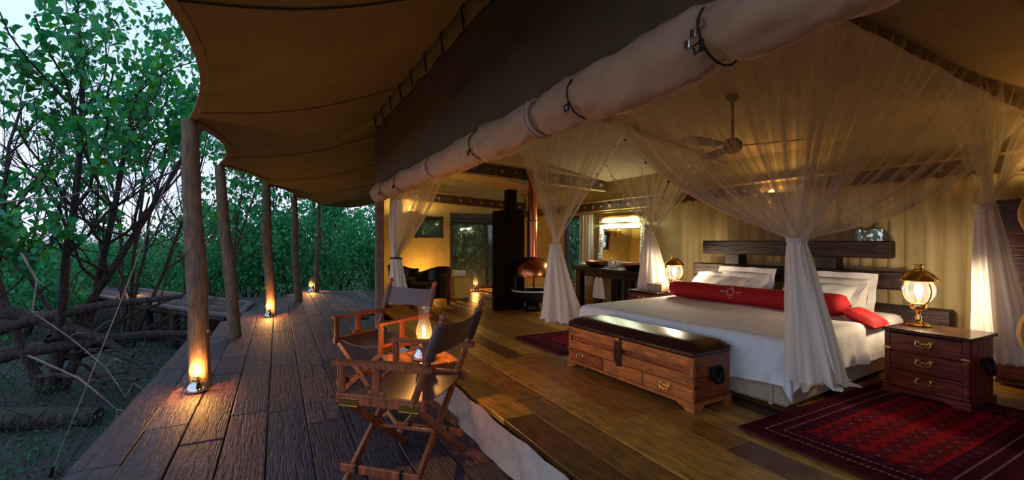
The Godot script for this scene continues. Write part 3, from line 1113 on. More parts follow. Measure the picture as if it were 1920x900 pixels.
func build_bed() -> void:
	var o := thing("bed", "wide white-sheeted bed with a beige upholstered base", "bed", bedside(0, 0), YAW + BED_TURN)
	var wd := 2.04
	var ln := 1.95
	var base := MB.new()
	base.box(Vector3(wd / 2, 0.165, ln / 2), Vector3(wd - 0.03, 0.27, ln - 0.03), 0.02)
	obj("base", base, M.bed_base, o)
	for k in 5:
		for s in 2:
			var pl := MB.new()
			pl.box(Vector3(wd * (0.06 + k * 0.22), 0.16, 0.006 if s == 0 else ln - 0.01), Vector3(0.03, 0.26, 0.012), 0.004)
			if s == 0: obj("valance_pleat", pl, M.bed_base, o)
	for x in [0.12, wd - 0.12]:
		for z in [0.12, ln - 0.12]:
			var ft := MB.new()
			ft.lathe([Vector2(0, 0), Vector2(0.03, 0), Vector2(0.035, 0.05), Vector2(0, 0.05)], 10, Vector3(x, 0, z))
			obj("foot", ft, M.black, o)
	var mt := MB.new()
	mt.box(Vector3(wd / 2, 0.385, ln / 2), Vector3(wd - 0.02, 0.18, ln - 0.02), 0.05)
	obj("mattress", mt, M.sheet, o)
	# the sheet, hanging over the foot and both sides
	var top := 0.485
	var r := 0.055
	var rows := []
	var nz := 64
	var nx := 78
	var over := 0.36
	for i in nz + 1:
		var row := PackedVector3Array()
		var z := lerpf(-over, ln + 0.02, i / float(nz))
		for j in nx + 1:
			var x := lerpf(-over, wd + over, j / float(nx))
			var q := Vector2(clampf(x, 0.03, wd - 0.03), clampf(z, 0.03, ln))
			var e := Vector2(x, z) - q
			var d := e.length()
			var dir := e / d if d > 0.0001 else Vector2.ZERO
			var arc := r * PI / 2
			var out := 0.0
			var dn := 0.0
			if d > 0:
				if d < arc:
					out = r * sin(d / r); dn = r - r * cos(d / r)
				else:
					out = r + 0.035 * (d - arc) / over
					dn = r + (d - arc)
					var along := q.x + q.y + atan2(dir.y, dir.x) * 0.3
					out += (0.016 * sin(along * 19.0) + 0.012 * sin(along * 31.0 + 1.0)) * (d - arc) / over
					# the hem hangs unevenly
					dn *= 0.86 + 0.1 * sin(along * 2.3 + 0.6) + 0.04 * sin(along * 7.0)
			var y := top - dn + 0.006 * sin(x * 5.0 + z * 2.0) * sin(z * 6.0) * (1.0 if d == 0 else 0.3)
			row.append(Vector3(q.x + dir.x * out, maxf(y, 0.1), q.y + dir.y * out))
		rows.append(row)
	rows.reverse()
	var sh := MB.new()
	sh.sheet(rows, 0.006)
	obj("sheet", sh, M.sheet, o)

func pillow(label: String, x: float, z: float, y: float, tilt: float, turn: float, sx := 0.34, sz := 0.24) -> void:
	var o := thing("pillow", label, "pillow", bedside(x, z, FLOOR + y), YAW + BED_TURN + turn, "white pillows at the head of the bed")
	o.rotation = Vector3(0, YAW + BED_TURN + turn, 0)
	o.rotate_object_local(Vector3.RIGHT, tilt)
	var b := MB.new()
	var f := MB.new()
	for s in [-1.0, 1.0]:
		var rows := []
		for i in 17:
			var r := PackedVector3Array()
			for j in 21:
				var a := -1.0 + 2.0 * j / 20.0
				var c := -1.0 + 2.0 * i / 16.0
				var th := pow(maxf(0.0, (1.0 - pow(absf(a), 3.0)) * (1.0 - pow(absf(c), 3.0))), 0.55)
				var pin := 1.0 - 0.07 * (1.0 - absf(a)) * absf(c)
				r.append(Vector3(a * sx * (1.0 - 0.06 * (1.0 - absf(c)) * absf(a)), s * (0.075 * th + 0.004 * sin(a * 9.0 + c * 5.0 + x) * th), c * sz * pin))
			rows.append(r)
		if s > 0: rows.reverse()
		b.grid(rows)
	obj("cushion", b, M.pillow, o)
	var fr := []
	for i in 2:
		var r := PackedVector3Array()
		for k in 65:
			var a := TAU * k / 64
			var m := maxf(absf(cos(a)), absf(sin(a)))
			var p := Vector3(cos(a) / m * sx, 0, sin(a) / m * sz) * (0.97 if i == 0 else 1.0)
			if i == 1: p += Vector3(cos(a) / m, 0, sin(a) / m) * 0.05 + Vector3(0, 0.012 * sin(a * 9.0 + x * 3), 0)
			r.append(p)
		fr.append(r)
	f.sheet(fr, 0.006)
	obj("border", f, M.pillow, o)

func build_bolsters() -> void:
	var o := thing("bolster", "long red bolster with a white embroidered compass lying across the bed", "bolster", bedside(1.08, 1.38, FLOOR + 0.487), YAW + BED_TURN)
	var L := 1.84
	var R := 0.098
	var rows := []
	for i in 41:
		var s := i / 40.0
		var x := lerpf(-L / 2, L / 2, s)
		var e := minf(s, 1.0 - s) * L
		var rr := R * sqrt(clampf(1.0 - pow(maxf(0.0, 1.0 - e / 0.1), 2.5), 0.02, 1.0)) * (1.0 + 0.02 * sin(x * 14.0))
		var r := PackedVector3Array()
		for k in 22:
			var a := TAU * k / 22
			r.append(Vector3(x, R + 0.004 + sin(a) * rr * 0.98 - 0.01 * cos(x * 2.0), cos(a) * rr * 1.06))
		rows.append(r)
	rows.reverse()
	var b := MB.new()
	b.grid(rows, false, true)
	obj("cushion", b, M.red, o)
	# the compass embroidery on the side towards the foot
	var em := MB.new()
	var cx := 0.11
	var on := func(p: Vector2) -> Vector3:
		var a := PI - 0.35 - p.y / R
		return Vector3(cx - p.x, R + 0.004 + sin(a) * (R + 0.002) * 0.98, cos(a) * (R + 0.003) * 1.06)
	for k in 16:
		var a := TAU * k / 16
		em.tube([on.call(Vector2(cos(a), sin(a)) * 0.038), on.call(Vector2(cos(a + 0.26), sin(a + 0.26)) * 0.038)], [0.0028], 5)
	for k in 8:
		var a := TAU * k / 8
		em.tube([on.call(Vector2(cos(a), sin(a)) * 0.03), on.call(Vector2(cos(a), sin(a)) * 0.046)], [0.0022], 5)
	for s in [-1, 1]:
		for k in 7:
			em.tube([on.call(Vector2(s * (0.062 + k * 0.008), -0.005 + 0.002 * sin(k * 2.0))), on.call(Vector2(s * (0.062 + k * 0.008) + 0.003, 0.005 + 0.002 * cos(k * 3.0)))], [0.002], 5)
		for k in 4:
			em.tube([on.call(Vector2(-0.008 + k * 0.005, s * 0.058)), on.call(Vector2(-0.006 + k * 0.005, s * 0.07))], [0.002], 5)
	obj("compass_embroidery", em, M.white, o)
	var c := thing("red_cushion", "small red cushion slumped over the edge of the bed by the nightstand", "cushion", bedside(0.03, 1.32, FLOOR + 0.515), YAW + BED_TURN)
	c.rotate_object_local(Vector3.BACK, 0.42)
	var cb := MB.new()
	for s in [-1.0, 1.0]:
		var rr := []
		for i in 13:
			var r := PackedVector3Array()
			for j in 13:
				var a := -1.0 + 2.0 * j / 12.0
				var d := -1.0 + 2.0 * i / 12.0
				var th := pow(maxf(0.0, (1.0 - pow(absf(a), 4.0)) * (1.0 - pow(absf(d), 4.0))), 0.5)
				r.append(Vector3(a * 0.125, s * 0.05 * th, d * 0.15))
			rr.append(r)
		if s > 0: rr.reverse()
		cb.grid(rr)
	obj("cover", cb, M.red, c)

func build_headboard() -> void:
	var o := thing("headboard", "rustic headboard of three heavy dark beams behind the bed", "headboard", bedside(0, 2.03), YAW + BED_TURN)
	var hb := wood(Color(0.24, 0.14, 0.09), 0.55, false, "worn", Vector3(0.4, 0.2, 0.3), 0.4)
	var bs := [[0.08, 2.02, 1.07, 0.165], [-0.05, 2.16, 0.785, 0.165], [-0.33, 2.3, 0.475, 0.165]]
	for q in bs:
		var b := MB.new()
		b.box(Vector3((q[0] + q[1]) * 0.5, q[2], 0.06), Vector3(q[1] - q[0], q[3], 0.13), 0.012)
		obj("beam", b, hb, o)
	for x in [0.62, 1.63]:
		var b := MB.new()
		b.box(Vector3(x, 0.6, 0.16), Vector3(0.17, 1.1, 0.09), 0.01)
		b.box(Vector3(x, 0.928, 0.07), Vector3(0.17, 0.125, 0.12), 0.006)
		obj("upright", b, M.dark_end, o)

func nightstand(called_label: String, x: float, z: float, turn: float) -> Node3D:
	# front faces local -z
	var o := thing("nightstand", called_label, "nightstand", bedside(x, z), YAW + BED_TURN + turn, "three-drawer mahogany nightstands")
	var w := 0.48
	var d := 0.42
	var b := MB.new()
	b.box(Vector3(0, 0.26, 0.008), Vector3(w - 0.03, 0.4, d - 0.04), 0.004)
	obj("carcass", b, M.mahogany, o)
	var t := MB.new()
	t.box(Vector3(0, 0.49, 0), Vector3(w + 0.03, 0.024, d + 0.03), 0.006)
	obj("top", t, M.mahogany_top, o)
	for k in 3:
		var y := 0.405 - k * 0.135
		var dr := MB.new()
		dr.box(Vector3(0, y, -d / 2 + 0.012), Vector3(w - 0.075, 0.128, 0.026), 0.004)
		var q := obj("drawer", dr, M.mahogany, o)
		bail_handle(q, Vector3(0, y + 0.012, -d / 2 - 0.003), Basis(Vector3.UP, PI), 1.05, 1.0)
	for s in [-1, 1]:
		var st := MB.new()
		st.box(Vector3(s * (w / 2 - 0.02), 0.27, -d / 2 + 0.012), Vector3(0.034, 0.42, 0.03), 0.003)
		obj("stile", st, M.mahogany, o)
		for k in 4:
			var e := MB.new()
			e.box(Vector3(s * (w / 2 - 0.008), 0.27, -d / 2 + 0.09 + k * 0.088), Vector3(0.014, 0.42, 0.084), 0.003)
			obj("side_board", e, M.mahogany, o)
		var hd := MB.new()
		hd.xf = Transform3D(Basis(Vector3.UP, s * PI / 2), Vector3(s * (w / 2), 0.3, 0.02))
		hd.tube([Vector3(-0.05, 0.03, 0.0), Vector3(-0.05, 0.03, 0.03)], [0.016], 10)
		hd.tube([Vector3(0.05, 0.03, 0.0), Vector3(0.05, 0.03, 0.03)], [0.016], 10)
		hd.tube([Vector3(-0.05, 0.03, 0.026), Vector3(-0.058, -0.03, 0.035), Vector3(-0.03, -0.06, 0.04), Vector3(0.03, -0.06, 0.04), Vector3(0.058, -0.03, 0.035), Vector3(0.05, 0.03, 0.026)], [0.012], 8)
		obj("lift_handle", hd, M.iron, o)
		for k in 2:
			var br := MB.new()
			br.box(Vector3(s * (w / 2 - 0.02), 0.085 + k * 0.27, -d / 2 - 0.004), Vector3(0.05, 0.014, 0.004), 0.001)
			obj("brass_inlay", br, M.brass, o)
	var f := -d / 2
	var hw := w / 2
	var pl := MB.new()
	pl.prism(PackedVector2Array([Vector2(-hw - 0.01, 0), Vector2(-hw + 0.05, 0), Vector2(-hw + 0.08, 0.022), Vector2(-hw + 0.12, 0.04), Vector2(hw - 0.12, 0.04), Vector2(hw - 0.08, 0.022), Vector2(hw - 0.05, 0), Vector2(hw + 0.01, 0), Vector2(hw + 0.01, 0.07), Vector2(-hw - 0.01, 0.07)]), f - 0.012, f + 0.012)
	var os := PackedVector2Array([Vector2(f, 0), Vector2(f + 0.05, 0), Vector2(f + 0.07, 0.022), Vector2(f + 0.09, 0.04), Vector2(-f - 0.09, 0.04), Vector2(-f - 0.07, 0.022), Vector2(-f - 0.05, 0), Vector2(-f, 0), Vector2(-f, 0.07), Vector2(f, 0.07)])
	for s in [-1, 1]:
		pl.xf = Transform3D(Basis(Vector3.UP, -PI / 2), Vector3(s * (hw - 0.002), 0, 0))
		pl.prism(os, -0.011, 0.011)
	pl.xf = Transform3D.IDENTITY
	obj("plinth", pl, M.mahogany, o)
	return o

# ---- nets ----
# one gathered panel: strands run from the top line to the tie and bunch there
func net_panel(o: Node3D, called: String, a: Vector3, b: Vector3, tie: Vector3, folds: int, sag: float, mat: Material, bulge := 0.05, s0 := 0) -> void:
	var ns := folds * 10
	var nt := 26
	var rows := []
	var mb := MB.new()
	var n := noise(40 + s0, 1.0, 2)
	var across := (b - a)
	across.y = 0
	var nrm := across.normalized().cross(Vector3.UP)
	for i in nt + 1:
		var tt := i / float(nt)
		var r := PackedVector3Array()
		for j in ns + 1:
			var s := j / float(ns)
			var sw := s + 0.012 * sin(s * 41.0 + s0) + 0.012 * n.get_noise_1d(s * 9.0)
			var top := a.lerp(b, clampf(sw, 0, 1))
			var ang := TAU * s * 2.0 + s0
			var end := tie + Vector3(cos(ang), 0, sin(ang)) * 0.035
			var e := pow(tt, 0.9)
			var p := top.lerp(end, e)
			var hd := Vector2(top.x - tie.x, top.z - tie.z).length()
			p.y -= sag * hd * sin(PI * pow(tt, 0.8)) * (0.8 + 0.3 * sin(s * 5.0 + s0))
			var ph := s * folds * TAU + 2.0 * sin(s * 7.0 + s0)
			var amp := bulge * (0.35 + 1.2 * sin(PI * minf(1.0, tt * 1.02))) * (1.0 - 0.75 * tt) * (0.6 + 0.6 * absf(n.get_noise_1d(s * 30.0 + 50.0)) * 2.0)
			p += nrm * sin(ph) * amp + across.normalized() * cos(ph) * amp * 0.6
			r.append(p)
		rows.append(r)
	mb.grid(rows)
	# gathered threads: where the cloth bunches it is denser
	for i in nt + 1:
		for j in ns + 1:
			var s := j / float(ns)
			var dens := 0.5 + 0.25 * absf(sin(s * folds * PI + sin(s * 7.0 + s0))) + 0.55 * maxf(0.0, n.get_noise_1d(s * 55.0 + 9.0))
			var edge := minf(s, 1.0 - s)
			if edge < 0.035: dens += 0.6
			dens *= lerpf(0.9, 1.75, pow(i / float(nt), 2.2))
			mb.c[i * (ns + 1) + j] = Color(1, 1, 1, clampf(dens, 0.1, 2.2))
	obj(called, mb, mat, o, true)
	for side in 2:
		var e := []
		for k in 5:
			var row: PackedVector3Array = rows[1 + k * 3]
			e.append(row[2 if side == 0 else ns - 2])
		if side == (s0 % 2):
			for q in e:
				var kn := MB.new()
				kn.ball(q, Vector3(0.011, 0.011, 0.011), 7, 5)
				obj("tie_knot", kn, M.knot, o)

# the tail below the tie: two loose layers of cloth
func net_tail(o: Node3D, tie: Vector3, foot: Vector3, r0: float, r1: float, lobes: int, s0: int, fan := Vector3.ZERO) -> void:
	for layer in 2:
		var rows := []
		var nk := 90
		var ln := [1.0, 0.82, 0.62][layer] as float
		for i in 25:
			var tt := i / 24.0
			var c := tie.lerp(foot, tt * ln) + fan * sin(PI * tt) * 0.5
			var r := PackedVector3Array()
			for k in nk:
				var a := TAU * k / nk
				var rr := lerpf(r0, r1 * (1.0 - 0.1 * layer), pow(tt, 0.7)) 
				var f := sin(a * lobes + s0 + layer * 1.3 + tt * 1.2) * 0.34 + sin(a * (lobes + 5) + s0 * 2.0 - tt * 2.0) * 0.18
				rr *= 1.0 + f * (0.25 + 0.75 * tt)
				# pointed, uneven hem
				var hem := (0.09 * sin(a * 3.0 + s0 + layer * 2.0) + 0.05 * sin(a * 7.0 + layer)) * pow(tt, 2.0)
				var y := c.y + hem * (0.6 if layer == 0 else 1.6) + (0.06 if layer == 0 else 0.0) * tt
				r.append(Vector3(c.x + cos(a) * rr, maxf(y, FLOOR + 0.012 + 0.02 * absf(sin(a * 9.0))), c.z + sin(a) * rr))
			rows.append(r)
		var mb := MB.new()
		mb.grid(rows, false, true)
		for i in mb.c.size():
			mb.c[i] = Color(1, 1, 1, 0.85 + 0.15 * sin(i * 0.7))
		obj("tail", mb, M.net_tail, o, true)
	var cord := MB.new()
	for w in 3:
		var pts := []
		for k in 17:
			var a := TAU * k / 16
			pts.append(tie + Vector3(cos(a) * (r0 + 0.012), -0.012 + w * 0.012 + 0.006 * sin(a * 2), sin(a) * (r0 + 0.012)))
		cord.tube(pts, [0.006], 6, false)
	cord.tube([tie + Vector3(0.02, 0, r0 + 0.01), tie + Vector3(0.03, -0.12, r0 + 0.03), tie + Vector3(0.02, -0.32, r0 + 0.05)], [0.005], 5)
	cord.tube([tie + Vector3(-0.01, 0, r0 + 0.01), tie + Vector3(-0.03, -0.1, r0 + 0.035), tie + Vector3(0.0, -0.24, r0 + 0.05)], [0.005], 5)
	obj("tie_cord", cord, M.net_tail, o, true)

func build_nets() -> void:
	# corners of the net: foot end near / far, head end near / far
	var fn := Vector3(1.93, FLOOR + 2.76, -2.83)
	var ff := Vector3(0.74, FLOOR + 2.98, -4.9)
	var hn := Vector3(4.2, FLOOR + 2.25, -3.6)
	var hf := Vector3(2.35, FLOOR + 2.3, -6.3)
	var t1 := Vector3(1.79, FLOOR + 1.16, -2.85)
	var o := thing("mosquito_net", "largest sheer net panel gathered over the near foot corner of the bed", "net curtain", Vector3(t1.x, FLOOR, t1.z), 0, "sheer nets round the bed")
	var z := o.position
	net_panel(o, "panel", ff - z, fn - z + Vector3(0.1, 0, 0), t1 - z, 22, 0.2, M.net, 0.05, 0)
	net_panel(o, "panel", fn - z, hn - z, t1 - z + Vector3(0.02, 0, 0), 16, 0.1, M.net, 0.05, 3)
	net_tail(o, t1 - z, Vector3(1.95, FLOOR + 0.02, -2.85) - z, 0.045, 0.145, 7, 1)
	var fl := MB.new()
	var rows := []
	for i in 3:
		var r := PackedVector3Array()
		for j in 40:
			var s := j / 39.0
			r.append((fn - z).lerp(hn - z, s) + Vector3(0, 0.08 - 0.11 * i + 0.003 * sin(s * 30.0) * i, 0.0))
		rows.append(r)
	fl.sheet(rows, 0.006)
	obj("valance", fl, M.ceiling, o)
	var t2 := Vector3(0.48, FLOOR + 1.1, -5.02)
	o = thing("mosquito_net", "sheer net drape tied above the small red rug at the far foot corner", "net curtain", Vector3(t2.x, FLOOR, t2.z), 0, "sheer nets round the bed")
	z = o.position
	net_panel(o, "panel", Vector3(-0.05, FLOOR + 2.6, -5.0) - z, Vector3(1.45, FLOOR + 2.55, -5.5) - z, t2 - z, 12, 0.0, M.net, 0.06, 5)
	net_tail(o, t2 - z, Vector3(0.56, FLOOR + 0.02, -4.98) - z, 0.05, 0.19, 6, 4)
	var t3 := Vector3(1.86, FLOOR + 1.24, -6.12)
	o = thing("mosquito_net", "sheer net drape gathered at the far head end of the bed beside the mirror", "net curtain", Vector3(t3.x, FLOOR, t3.z), 0, "sheer nets round the bed")
	z = o.position
	net_panel(o, "panel", Vector3(1.2, FLOOR + 2.2, -6.0) - z, hf + Vector3(0.35, -0.1, 0) - z, t3 - z, 10, 0.03, M.net, 0.06, 8)
	net_tail(o, t3 - z, Vector3(1.92, FLOOR + 0.02, -6.1) - z, 0.05, 0.22, 6, 7)
	var t4 := Vector3(3.5, FLOOR + 1.4, -3.35)
	o = thing("mosquito_net", "sheer net drape tied beside the nightstand at the right edge of the bed", "net curtain", Vector3(t4.x, FLOOR, t4.z), 0, "sheer nets round the bed")
	z = o.position
	net_panel(o, "panel", Vector3(3.15, FLOOR + 2.42, -3.3) - z, Vector3(4.35, FLOOR + 2.2, -3.5) - z, t4 - z, 10, 0.03, M.net, 0.05, 11)
	net_tail(o, t4 - z, Vector3(3.6, FLOOR + 0.02, -3.28) - z, 0.05, 0.14, 6, 9)
	# curtain by the tent post
	var t5 := W(7.05, 0.18, 1.16)
	o = thing("entrance_curtain", "pale curtain tied back with a dark cord at the tent's front post", "curtain", Vector3(t5.x, FLOOR, t5.z), 0)
	z = o.position
	net_panel(o, "panel", W(7.2, 0.12, 2.12) - z, W(4.9, 0.2, 2.2) - z, t5 - z, 9, 0.05, M.net_wall, 0.05, 12)
	net_panel(o, "panel", W(7.22, 0.14, 2.12) - z, W(6.6, 0.14, 2.15) - z, t5 - z + Vector3(-0.02, 0, 0.02), 6, 0.02, M.net_tail, 0.04, 13)
	net_tail(o, t5 - z, W(7.0, 0.22, FLOOR + 0.02) - z, 0.06, 0.13, 6, 13)
	var c := MB.new()
	var pts := []
	for k in 17:
		var a := TAU * k / 16
		pts.append(t5 - z + Vector3(cos(a) * 0.078, 0.01 * sin(a), sin(a) * 0.078))
	c.tube(pts, [0.012], 7, false)
	obj("dark_tieback", c, M.dark_strap, o)

func pleated(o: Node3D, called: String, u0: float, u1: float, v: float, y0: float, y1: float, mat: Material, s0: int, amp := 0.035, wl := 0.13) -> void:
	var n := int((u1 - u0) / wl * 8)
	var ns := noise(s0, 1.0, 2)
	var rows := []
	for i in 9:
		var tt := i / 8.0
		var r := PackedVector3Array()
		for j in n + 1:
			var u := lerpf(u0, u1, j / float(n))
			var ph := TAU * u / wl + 2.5 * ns.get_noise_1d(u * 2.0)
			r.append(Vector3(u + 0.03 * cos(ph) * tt, lerpf(y1, y0, tt), v + amp * sin(ph) * (0.6 + 0.4 * tt) + 0.02 * ns.get_noise_2d(u * 3.0, tt)))
		rows.append(r)
	var mb := MB.new()
	mb.grid(rows)
	for i in 9:
		for j in n + 1:
			var u := lerpf(u0, u1, j / float(n))
			mb.c[i * (n + 1) + j] = Color(1, 1, 1, clampf(0.75 + 0.7 * ns.get_noise_1d(u * 6.0 + 30.0), 0.3, 1.6))
	obj(called, mb, mat, o, true)

func build_drapery() -> void:
	var o := room("bed_curtain", "pleated yellow-brown sheer curtain along the wall behind the headboard", "curtain", 0, 0, 0.0)
	pleated(o, "panel", 2.15, 3.3, 3.96, FLOOR + 0.02, 1.98, M.net_wall, 3)
	pleated(o, "panel", 3.35, 5.42, 3.96, FLOOR + 0.02, 1.98, M.net_wall, 4)
	var r := MB.new()
	r.tube([Vector3(2.12, 1.97, 3.96), Vector3(5.46, 1.97, 3.96)], [0.012], 8)
	obj("curtain_rail", r, M.old_brass, o)
	o = room("window_curtain", "narrow golden curtain gathered beside the dark window left of the mirror", "curtain", 0, 0, 0.0)
	pleated(o, "panel", 7.6, 8.05, 4.02, FLOOR + 0.3, 1.9, M.net_tail, 6, 0.03, 0.09)
	# pelmets and ceiling beams with the patchwork band
	var spec := [["pelmet", "dark patterned fabric band running along the top of the back wall", Vector3(1.2, 2.05, 4.06), Vector3(10.4, 2.05, 4.06), 0.16],
		["pelmet", "dark patterned fabric band over the windows of the far wall", Vector3(10.37, 2.42, 0.75), Vector3(10.37, 2.22, 4.05), 0.2],
		["ceiling_beam", "dark patterned beam crossing the ceiling above the copper fireplace", Vector3(7.3, 2.63, 0.3), Vector3(7.3, 2.42, 4.08), 0.19]]
	for q in spec:
		var a: Vector3 = q[2]
		var b: Vector3 = q[3]
		var p := room(q[0], q[1], "beam" if q[0] == "ceiling_beam" else "pelmet", a.x, a.z, a.y)
		var d := b - a
		var m := MB.new()
		var side := d.cross(Vector3.UP).normalized()
		m.bar(Vector3.ZERO, d, 0.05, q[4], 0.004)
		obj("band", m, M.pelmet, p)
		for s in [-1, 1]:
			var e := MB.new()
			e.bar(Vector3(0, s * (q[4] * 0.5 + 0.008), 0), d + Vector3(0, s * (q[4] * 0.5 + 0.008), 0), 0.06, 0.025, 0.003)
			obj("piping", e, M.pelmet_edge, p)
		var cnt := int(d.length() / 0.24)
		for k in cnt:
			for sd in ([-1] if q[0] != "ceiling_beam" else [-1, 1]):
				var c := MB.new()
				var at := d * ((k + 0.5) / cnt)
				var x := d.normalized()
				var out: Vector3 = side * -0.03 * float(sd)
				if q[0] == "pelmet": out = Vector3(0, 0, -0.03) if absf(d.x) > absf(d.z) else Vector3(-0.03, 0, 0)
				var nn: Vector3 = out.normalized()
				var up: Vector3 = nn.cross(x)
				if up.y < 0: x = -x; up = -up
				c.xf = Transform3D(Basis(x, up, x.cross(up)), at + out - x.cross(up) * (0.0 if x.cross(up).dot(nn) > 0 else 0.006))
				var z := 0.05 if k % 2 == 0 else 0.03
				c.prism(PackedVector2Array([Vector2(0, -z), Vector2(z * 0.8, 0), Vector2(0, z * 0.7), Vector2(-z * 0.8, 0)]), 0.0, 0.006)
				obj("applique", c, M.applique, p)
	# rafters of pale pole against the ceiling
	for k in 2:
		var p := room("rafter", ["pale rafter under the ceiling over the bed", "pale rafter under the ceiling near the far end of the tent"][k], "beam", [4.86, 9.0][k], 0, 0.0)
		var m := MB.new()
		m.tube([Vector3(0, ceil_y(0) - 0.06, 0.0), Vector3(0, ceil_y(2.05) - 0.075, 2.05), Vector3(0, ceil_y(4.1) - 0.06, 4.1)], [0.035], 8)
		obj("shaft", m, M.post, p)

func build_rugs() -> void:
	rng.seed = 3
	# print of a red tribal rug: woven pattern, computed
	var w := 360
	var h := 220
	var im := Image.create(w, h, false, Image.FORMAT_RGB8)
	var n := noise(77, 0.2, 2)
	for y in h:
		for x in w:
			var e := mini(mini(x, w - 1 - x), mini(y, h - 1 - y))
			var c := Color(0.07, 0.008, 0.014)
			if e < 10: c = Color(0.09, 0.01, 0.016) if (x / 4 + y / 4) % 3 else Color(0.05, 0.006, 0.012)
			elif e in [20, 21, 34, 35]: c = Color(0.42, 0.3, 0.26) if (x + y) / 3 % 2 == 0 else Color(0.14, 0.02, 0.03)
			elif e < 34: c = Color(0.1, 0.01, 0.016) if (absi((x % 14) - 7) + absi((y % 14) - 7)) < 5 else Color(0.05, 0.006, 0.014)
			elif e < 52: c = Color(0.055, 0.005, 0.02) if (absi((x % 18) - 9) + absi((y % 18) - 9)) > 5 else Color(0.11, 0.012, 0.02)
			else:
				# rows of medallions with plain red between
				var zz := absi((x % 22) - 11)
				var yy := (y - 52) % 29
				var band := absi(yy - 14) + zz * 0.8
				c = Color(0.3, 0.01, 0.012)
				if band < 12.5: c = Color(0.1, 0.008, 0.02)
				if band < 9.0: c = Color(0.26, 0.016, 0.02) if (x / 2 + y / 2) % 2 == 0 else Color(0.06, 0.008, 0.016)
				if band < 4.5: c = Color(0.1, 0.012, 0.02)
				if band < 2.2: c = Color(0.3, 0.1, 0.07)
			im.set_pixel(x, y, (c * (1.0 + 0.35 * n.get_noise_2d(x * 1.7, y * 1.7))).linear_to_srgb())
	var tx := ImageTexture.create_from_image(im)
	var m := StandardMaterial3D.new()
	m.albedo_texture = tx
	m.roughness = 1.0
	m.metallic_specular = 0.1
	m.heightmap_enabled = true
	m.heightmap_texture = grit
	m.heightmap_scale = 0.2
	for k in 2:
		var sp: Array = [["large dark red patterned rug on the floor between bed and nightstand", 2.0, 2.18, 1.06, 1.9, 0.03], ["small dark red rug on the floor beyond the far side of the bed", 4.98, 2.1, 0.92, 1.75, 0.04]][k]
		var o := room("rug", sp[0], "rug", sp[1], sp[2], FLOOR + 0.004, sp[5], "red patterned rugs")
		var rows := []
		for i in 25:
			var r := PackedVector3Array()
			for j in 15:
				var a := -0.5 + i / 24.0
				var b := -0.5 + j / 14.0
				r.append(Vector3(b * sp[3], 0.008 + 0.0015 * sin(a * 9.0 + b * 5.0), -a * sp[4]))
			rows.append(r)
		var mb := MB.new()
		# long side of the print along v
		mb.sheet(rows, 0.008)
		for q in mb.t.size():
			var t := mb.t[q]
			mb.t[q] = Vector2(t.y, t.x)
		obj("pile", mb, m, o)
		var f := MB.new()
		for s in [-1, 1]:
			for q in 110:
				var b := -0.5 + (q + 0.5) / 110.0
				f.tube([Vector3(b * sp[3], 0.005, s * sp[4] * 0.5), Vector3(b * sp[3] + rnd(-0.006, 0.006), 0.003, s * (sp[4] * 0.5 + rnd(0.02, 0.04)))], [0.0022, 0.0015], 4)
		for s in [-1, 1]:
			for q in 150:
				var b := -0.5 + (q + 0.5) / 150.0
				f.tube([Vector3(s * sp[3] * 0.5, 0.005, b * sp[4]), Vector3(s * (sp[3] * 0.5 + rnd(0.006, 0.018)), 0.003, b * sp[4] + rnd(-0.005, 0.005))], [0.0022, 0.0015], 4)
		var fo := obj("fringe", f, cloth(Color(0.42, 0.2, 0.2), 1.0), o)
		fo.set_meta("kind", "stuff")

